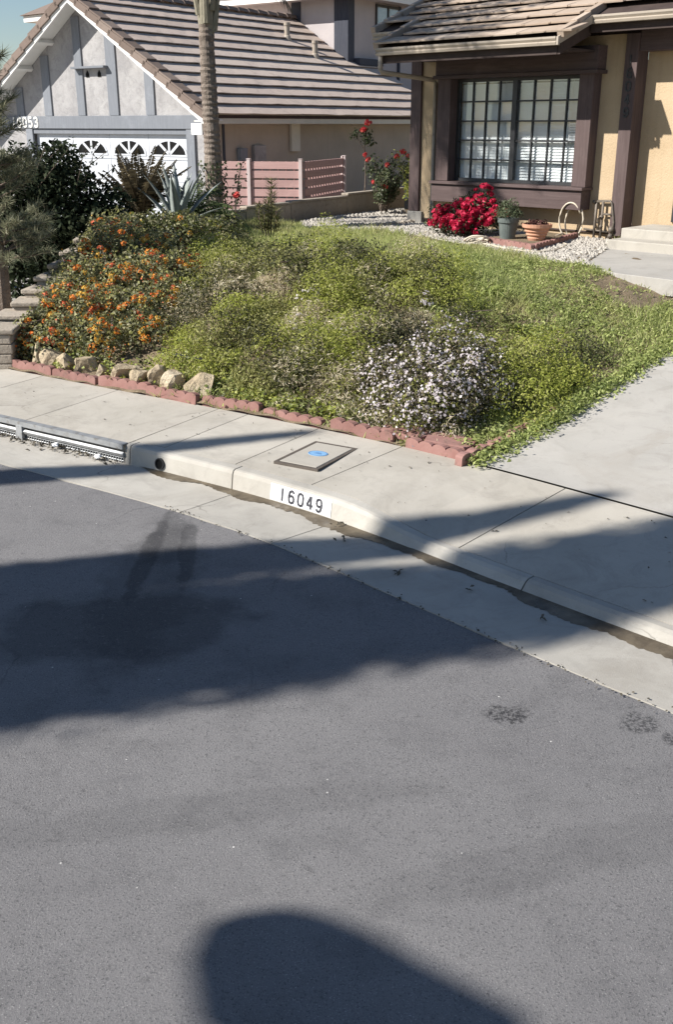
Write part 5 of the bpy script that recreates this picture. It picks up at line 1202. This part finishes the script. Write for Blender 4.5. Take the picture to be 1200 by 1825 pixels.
# ------------------------------------------------------------------ palm
pt = thing('palm_tree', 'tall palm with ringed grey trunk standing in front of the garage corner', 'palm tree', (-2.03, 17.45, .8))
mb = MB(); pth = []; rad = []
for k in range(76):
    f = k / 75; z = f * 3.05; pth.append((.01*math.sin(f*5), .01*math.cos(f*4), z)); rad.append((.148 - .035*f) * (1 + (.05 if k % 2 else -.03) + rng.normal(0, .03)))
mb.tube(pth, rad, 18); mb.build('trunk', M['palm_trunk'], pt)
for k in range(7):
    a = k * 2.4; mb = MB(); b = Vector((.11*math.cos(a), .11*math.sin(a), 2.95 + .06*k)); mb.tube([b, b + Vector((.05*math.cos(a), .05*math.sin(a), .3)), b + Vector((.12*math.cos(a), .12*math.sin(a), .75))], [.055, .045, .022], 7); mb.build('leaf_base', M['palm_sheath'], pt)
MB().tube([(0,0,2.9), (0,0,3.3), (0,0,3.7)], [.115, .12, .08], 12).build('crown_shaft', M['palm_sheath'], pt)
def frond(par, a, L, up, droop, m, base, nl=46, ll=.42, name='frond', width=1.0):
    pts = []; p = Vector(base); el_ = up
    for k in range(15):
        pts.append(p.copy()); d = Vector((math.cos(a)*math.cos(el_), math.sin(a)*math.cos(el_), math.sin(el_))); p = p + d * (L / 14); el_ -= droop / 14
    mb = MB(); mb.tube(pts, [.02 * (1 - .8*k/14) for k in range(15)], 5)
    sd_ = Vector((-math.sin(a), math.cos(a), 0))
    for k in range(nl):
        f = .12 + .87 * k / nl; i = f * 14; j = min(int(i), 13); c = pts[j].lerp(pts[j+1], i - j); tg = (pts[j+1] - pts[j]).normalized(); up_ = sd_.cross(tg) * -1
        l = ll * math.sin(math.pi * (.15 + .8 * f)) * rng.uniform(.8, 1.1)
        for sg in (1, -1):
            d = (sd_ * sg * .8 + tg * .55 + Vector((0, 0, -.25 + rng.normal(0, .12)))).normalized(); w = tg * .014 * width
            e_ = c + d * l + Vector((0, 0, -.18 * l)); m__ = c + d * l * .5; mb.add([c, m__ + w, e_, m__ - w], [(0, 1, 2, 3)])
    o = mb.build(name, M[m], par); return o
for k in range(15):
    frond(pt, k * 2.4 + .3, rng.uniform(2.9, 3.6), rng.uniform(.75, 1.4), rng.uniform(.9, 1.5), 'palm_leaf', (0, 0, 3.75), nl=60, ll=.6, width=1.3)
o = frond(pt, R(-8), 1.6, .35, 1.5, 'fibre', (0, 0, 3.7), nl=26, ll=.5); o['label'] = 'dead brown drooping frond'
p2 = thing('palm_tree', 'taller palm out of the picture to the left, beside the neighbour drive', 'palm tree', (-5.6, 14.9, .14))
MB().tube([(0,0,-.1), (.03,0,2.5), (0,.03,5), (0,0,7.9)], [.19, .16, .15, .14], 14).build('trunk', M['palm_trunk'], p2)
for k in range(26): frond(p2, k * 2.4, rng.uniform(2.5, 3.3), rng.uniform(.1, 1.35), rng.uniform(.8, 1.5), 'palm_leaf', (0, 0, 7.9), nl=54, ll=.6, width=1.6)
iv = thing('ivy', 'green ivy wrapped round the foot of the palm trunk', 'ivy', (-2.03, 17.4, .85)); n = 420; a = rng.uniform(0, 6.28, n); zz = rng.uniform(0, 1, n) ** 1.3 * 1.0
P = np.stack([(.19 + .05*rng.uniform(0, 1, n)) * np.cos(a), (.19 + .05*rng.uniform(0, 1, n)) * np.sin(a), zz], 1); quads('foliage', leaves_at(P, np.stack([np.cos(a), np.sin(a), np.full(n, .3)], 1), .055, .8, .5), M['rose_leaf'], iv)
# ------------------------------------------------------------------ sago and agave
sg_ = thing('sago_palm', 'bronze feathery sago fronds rising behind the dark lantana mound', 'sago palm', (-2.8, 15.0, 1.0))
for k in range(28):
    a = k * 2.4; frond(sg_, a, rng.uniform(.85, 1.1), rng.uniform(.95, 1.5), rng.uniform(.3, .9), 'sago_leaf', (.02*math.cos(a), .02*math.sin(a), .1), nl=40, ll=.15, width=1.1)
MB().lathe([(.12, -.05), (.14, .08), (.06, .16), (0, .17)], 12).build('trunk', M['bark'], sg_)
sg2 = thing('sago_palm', 'greener arching sago fronds right of the agave before the white garage door', 'sago palm', (-2.25, 15.8, .9))
for k in range(13):
    a = R(-60) + k * R(17); frond(sg2, a, rng.uniform(.8, 1.05), rng.uniform(.5, 1.15), rng.uniform(.8, 1.4), 'palm_leaf', (0, 0, .15), nl=30, ll=.16, width=.8)
ag = thing('agave', 'blue grey agave with thick pointed leaves before the garage corner', 'agave', (-2.2, 14.5, 1.02))
lf = []
for k in range(13):
    a = k * 2.4 + .5; el_ = .95 + .5 * (k / 12) + rng.normal(0, .06); L = rng.uniform(.72, .95); 
    if k == 2: a, el_, L = R(-15), .6, .75
    mb = MB(); st = 7; vs = []
    for q in range(st + 1):
        f = q / st; w = .068 * math.sin(math.pi * min(1, .28 + f * .72)) ** 1.0 + .002; th = .018 * (1 - f) + .003; e2 = el_ - .15 * f
        r_ = L * f * math.cos(e2); h_ = L * f * math.sin(e2); ca, sa = math.cos(a), math.sin(a); up_ = Vector((-math.sin(e2)*ca, -math.sin(e2)*sa, math.cos(e2))); c = Vector((r_*ca, r_*sa, h_)); sdv = Vector((-sa, ca, 0))
        vs += [c + sdv*w + up_*w*.35, c - up_*th, c - sdv*w + up_*w*.35, c + up_*th*.4]
    fs = [(q*4+j, q*4+(j+1) % 4, (q+1)*4+(j+1) % 4, (q+1)*4+j) for q in range(st) for j in range(4)]; mb.add(vs, fs); mb.build('leaf', M['agave_leaf'], ag, smooth=True)
# ------------------------------------------------------------------ dark shrub and small pine at the left
SC = [(-3.95,13.6,1.15,.6,.75), (-3.5,13.5,1.2,.6,.8), (-3.15,13.4,.9,.5,.65), (-3.75,13.3,.7,.65,.6), (-4.3,13.3,1.0,.55,.7), (-3.6,13.6,1.75,.42,.45), (-4.05,13.4,1.7,.45,.42), (-2.95,13.6,1.35,.34,.36), (-3.3,13.2,.55,.45,.45)]
sh, P, Nn = bush('leafy_shrub', 'tall dark leafy shrub before the white garage door', 'shrub', (-3.7, 13.5, .16), SC, M['shrub_leaf'], 26000, .07, .55, low=-.9, shell=.25, stems=0)
mb = MB(); V = []
for k in range(60):
    i = int(rng.integers(len(P))); p = Vector(P[i]) - Vector(sh.location); mb.tube([(rng.normal(0, .05), rng.normal(0, .05), -.05), (p.x*.4, p.y*.4, p.z*.55), p], [.03, .016, .005], 5)
for k in range(26):                      # whippy shoots above the outline
    a = rng.uniform(0, 6.28); r0_ = rng.uniform(.2, .7); b = Vector((r0_*math.cos(a), r0_*math.sin(a)*.6, 1.7 - r0_*.35)); e_ = b + Vector((rng.normal(.12, .15), rng.normal(0, .12), rng.uniform(.25, .5))); mb.tube([b, e_], [.007, .003], 4)
    for f in np.linspace(.1, 1, 9): V.append(leaves_at(np.array([list(b.lerp(e_, f))]*2) + rng.normal(0, .02, (2, 3)), np.tile([0, -.3, .8], (2, 1)), .06, .5, .8))
mb.build('branch', M['bark'], sh); quads('shoot_leaves', np.concatenate(V), M['shrub_leaf'], sh)
pn_ = thing('pine_tree', 'small grey green pine at the left edge beside the block wall', 'pine tree', (-3.80, 11.35, .15))
mb = MB(); mb.tube([(.08,0,-.1), (.1,.02,.8), (.08,0,1.6), (0,0,3.05)], [.085, .07, .05, .015], 10); mb.build('trunk', M['bark'], pn_)
V = []; mb = MB()
for k in range(90):
    z = rng.uniform(.8, 3.0); a = rng.uniform(0, 6.28); L = (.40 * (1 - (z - 1.0) / 3.0) + .14) * rng.uniform(.7, 1.1); b = Vector((.24*(1-z/3.1), 0, z)); e_ = b + Vector((L*math.cos(a), L*math.sin(a), L * rng.uniform(.15, .6))); mb.tube([b, b.lerp(e_, .5) + Vector((0,0,-.02)), e_], [.014, .009, .004], 4)
    n = 150; f = rng.uniform(.25, 1.05, n); P = np.array(b)[None]*(1-f)[:, None] + np.array(e_)[None]*f[:, None] + rng.normal(0, .012, (n, 3)); d = unit(rng.normal(0, .6, (n, 3)) + np.array(unit(np.array(e_ - b)))[None]*.8 + np.array([0, 0, .2])); s_ = unit(np.cross(d, rng.normal(0, 1, (n, 3)))) * .0045
    V.append(np.stack([P - s_, P + s_, P + d * .13], 1))
mb.build('branch', M['bark'], pn_); quads('needles', np.concatenate(V), M['pine_needle'], pn_)

# ================================================================== OUT OF FRAME: what throws the long shadows over the street
def cypress(x, y, h_, r_, lab):
    t = thing('cypress_tree', lab, 'cypress tree', (x, y, .1), 0, 'cypress trees across the street')
    MB().tube([(0,0,-.1), (0,0,h_*.5)], [.16, .07], 8).build('trunk', M['bark'], t)
    prof = lambda f: r_ * min(1, (f / .12) ** .6) * (1 - max(0, f - .25) / .75) ** .62 if f < 1 else 0
    mb = MB(); n = 16; rings = [(max(.01, prof(f) * .8), .35 + f * (h_ - .4)) for f in np.linspace(0.01, .99, 26)]
    vs = [(rr * (1 + .1*math.sin(3*k + z*2.1)) * math.cos(2*math.pi*k/n), rr * (1 + .1*math.sin(3*k + z*2.1)) * math.sin(2*math.pi*k/n), z) for rr, z in rings for k in range(n)]
    mb.add(vs, [(i*n+k, i*n+(k+1) % n, (i+1)*n+(k+1) % n, (i+1)*n+k) for i in range(25) for k in range(n)]); core = mb.build('crown', M['cypress_leaf'], t, smooth=True)
    m_ = 7000; f = rng.uniform(0, 1, m_) ** .8; a = rng.uniform(0, 6.28, m_); rr = np.array([prof(q) for q in f]) * rng.uniform(.75, 1.03, m_)
    P = np.stack([rr*np.cos(a), rr*np.sin(a), .35 + f*(h_ - .35)], 1); quads('foliage', leaves_at(P, np.stack([np.cos(a), np.sin(a), np.full(m_, .8)], 1), .16, .35, .4), M['cypress_leaf'], t)
tl = math.tan(SUN_EL); sdx, sdy = -TO_SUN.x / math.hypot(TO_SUN.x, TO_SUN.y), -TO_SUN.y / math.hypot(TO_SUN.x, TO_SUN.y)
cypress(*CY1); cypress(*CY2); cypress(*CY3)
# added unseen caster across the road, its head shaped to throw the near dark patch
LH = 5.4; Ls = LH / tl; hx, hy = CASTER_SHADOW
hx, hy = hx - sdx * Ls, hy - sdy * Ls; ar = Vector((.25, .97, 0)) * 1.15
lp = thing('added_shadow_caster', 'added grey pole with a flat shadow-casting plate, unseen across the road', 'shadow caster', (hx - ar.x, hy - ar.y, .1))
MB().lathe([(0, 0), (.2, 0), (.2, .04), (.11, .1), (.1, .5), (.075, .55), (.03, LH - .5), (.03, LH - .3), (0, LH - .28)], 16).build('pole', M['steel'], lp, smooth=False)
MB().tube([(0, 0, LH - .4), (ar.x * .4, ar.y * .4, LH - .2), (ar.x * .9, ar.y * .9, LH - .12)], .03, 8).build('arm', M['steel'], lp, smooth=True)
mb = MB(); n = 18
outl = [(-.33,.20),(-.26,.255),(-.14,.27),(.0,.23),(.14,.15),(.3,.03),(.48,-.1),(.62,-.2),(.6,-.28),(.3,-.33),(-.1,-.36),(-.3,-.2),(-.36,.05)]
outl = [(x*.92, y*.92) for x, y in outl]; mb.prism(outl, -.05, .05); mb.prism([(x*.7, y*.7) for x, y in outl], .0505, .09)
hd = mb.build('shadow_plate', M['steel'], lp, .015); hd.location = (ar.x, ar.y, LH - .1)

# small litter
V = []
for k in range(300):
    s = rng.uniform(-5, -1.95); x, y = road(s, -abs(rng.normal(0, .045)) - .01); P = np.array([[x, y, .0]]) + rng.normal(0, .008, (1, 3)); P[:, 2] = -.01 + abs(rng.normal(0, .008)); V.append(leaves_at(P, np.array([[0, 0, 1.]]), .035, .6, .5))
for s, o_, n in ((.42, -.2, 7), (.98, -.33, 6), (1.9, -.22, 5), (.2, -.05, 5), (1.4, -.2, 4)):
    x, y = road(s, o_)
    for k in range(n): V.append(leaves_at(np.array([[x, y, .006]]) + rng.normal(0, 1, (1, 3)) * np.array([.025, .018, .003]), np.array([[0, 0, 1.]]), .035, .5, .3))
for k in range(170):
    s = rng.uniform(-1, 2.8); x, y = road(s, -.58 + rng.normal(0, .02)); V.append(leaves_at(np.array([[x, y, .014]]), np.array([[0, 0, 1.]]), .016, .7, .4))
for k in range(140):
    s = rng.uniform(-4, 3.2); o_ = rng.uniform(.2, 1.15); x, y = road(s, o_); V.append(leaves_at(np.array([[x, y, float(swz(s, o_)) + .006]]), np.array([[0, 0, 1.]]), rng.uniform(.01, .024), .6, .3))
tag(quads('leaf_litter', np.concatenate(V), M['fibre']), kind='stuff')
for s, o_, lab, m in ((-2.62, -.03, 'crumpled white paper scrap by the storm drain post', 'blind'), (-2.12, -.06, 'crushed pale wrapper at the right end of the storm drain', 'number_white'), (-3.45, -.03, 'dirty white paper scrap left of the drain post', 'blind')):
    bm = bmesh.new(); bmesh.ops.create_icosphere(bm, subdivisions=2, radius=.03)
    for v in bm.verts: v.co *= rng.uniform(.6, 1.2); v.co.z *= .6
    me = bpy.data.meshes.new('paper_scrap'); bm.to_mesh(me); bm.free(); me.materials.append(M[m]); o = link('paper_scrap', me); x, y = road(s, o_); o.location = (x, y, .015); tag(o, lab, 'litter')
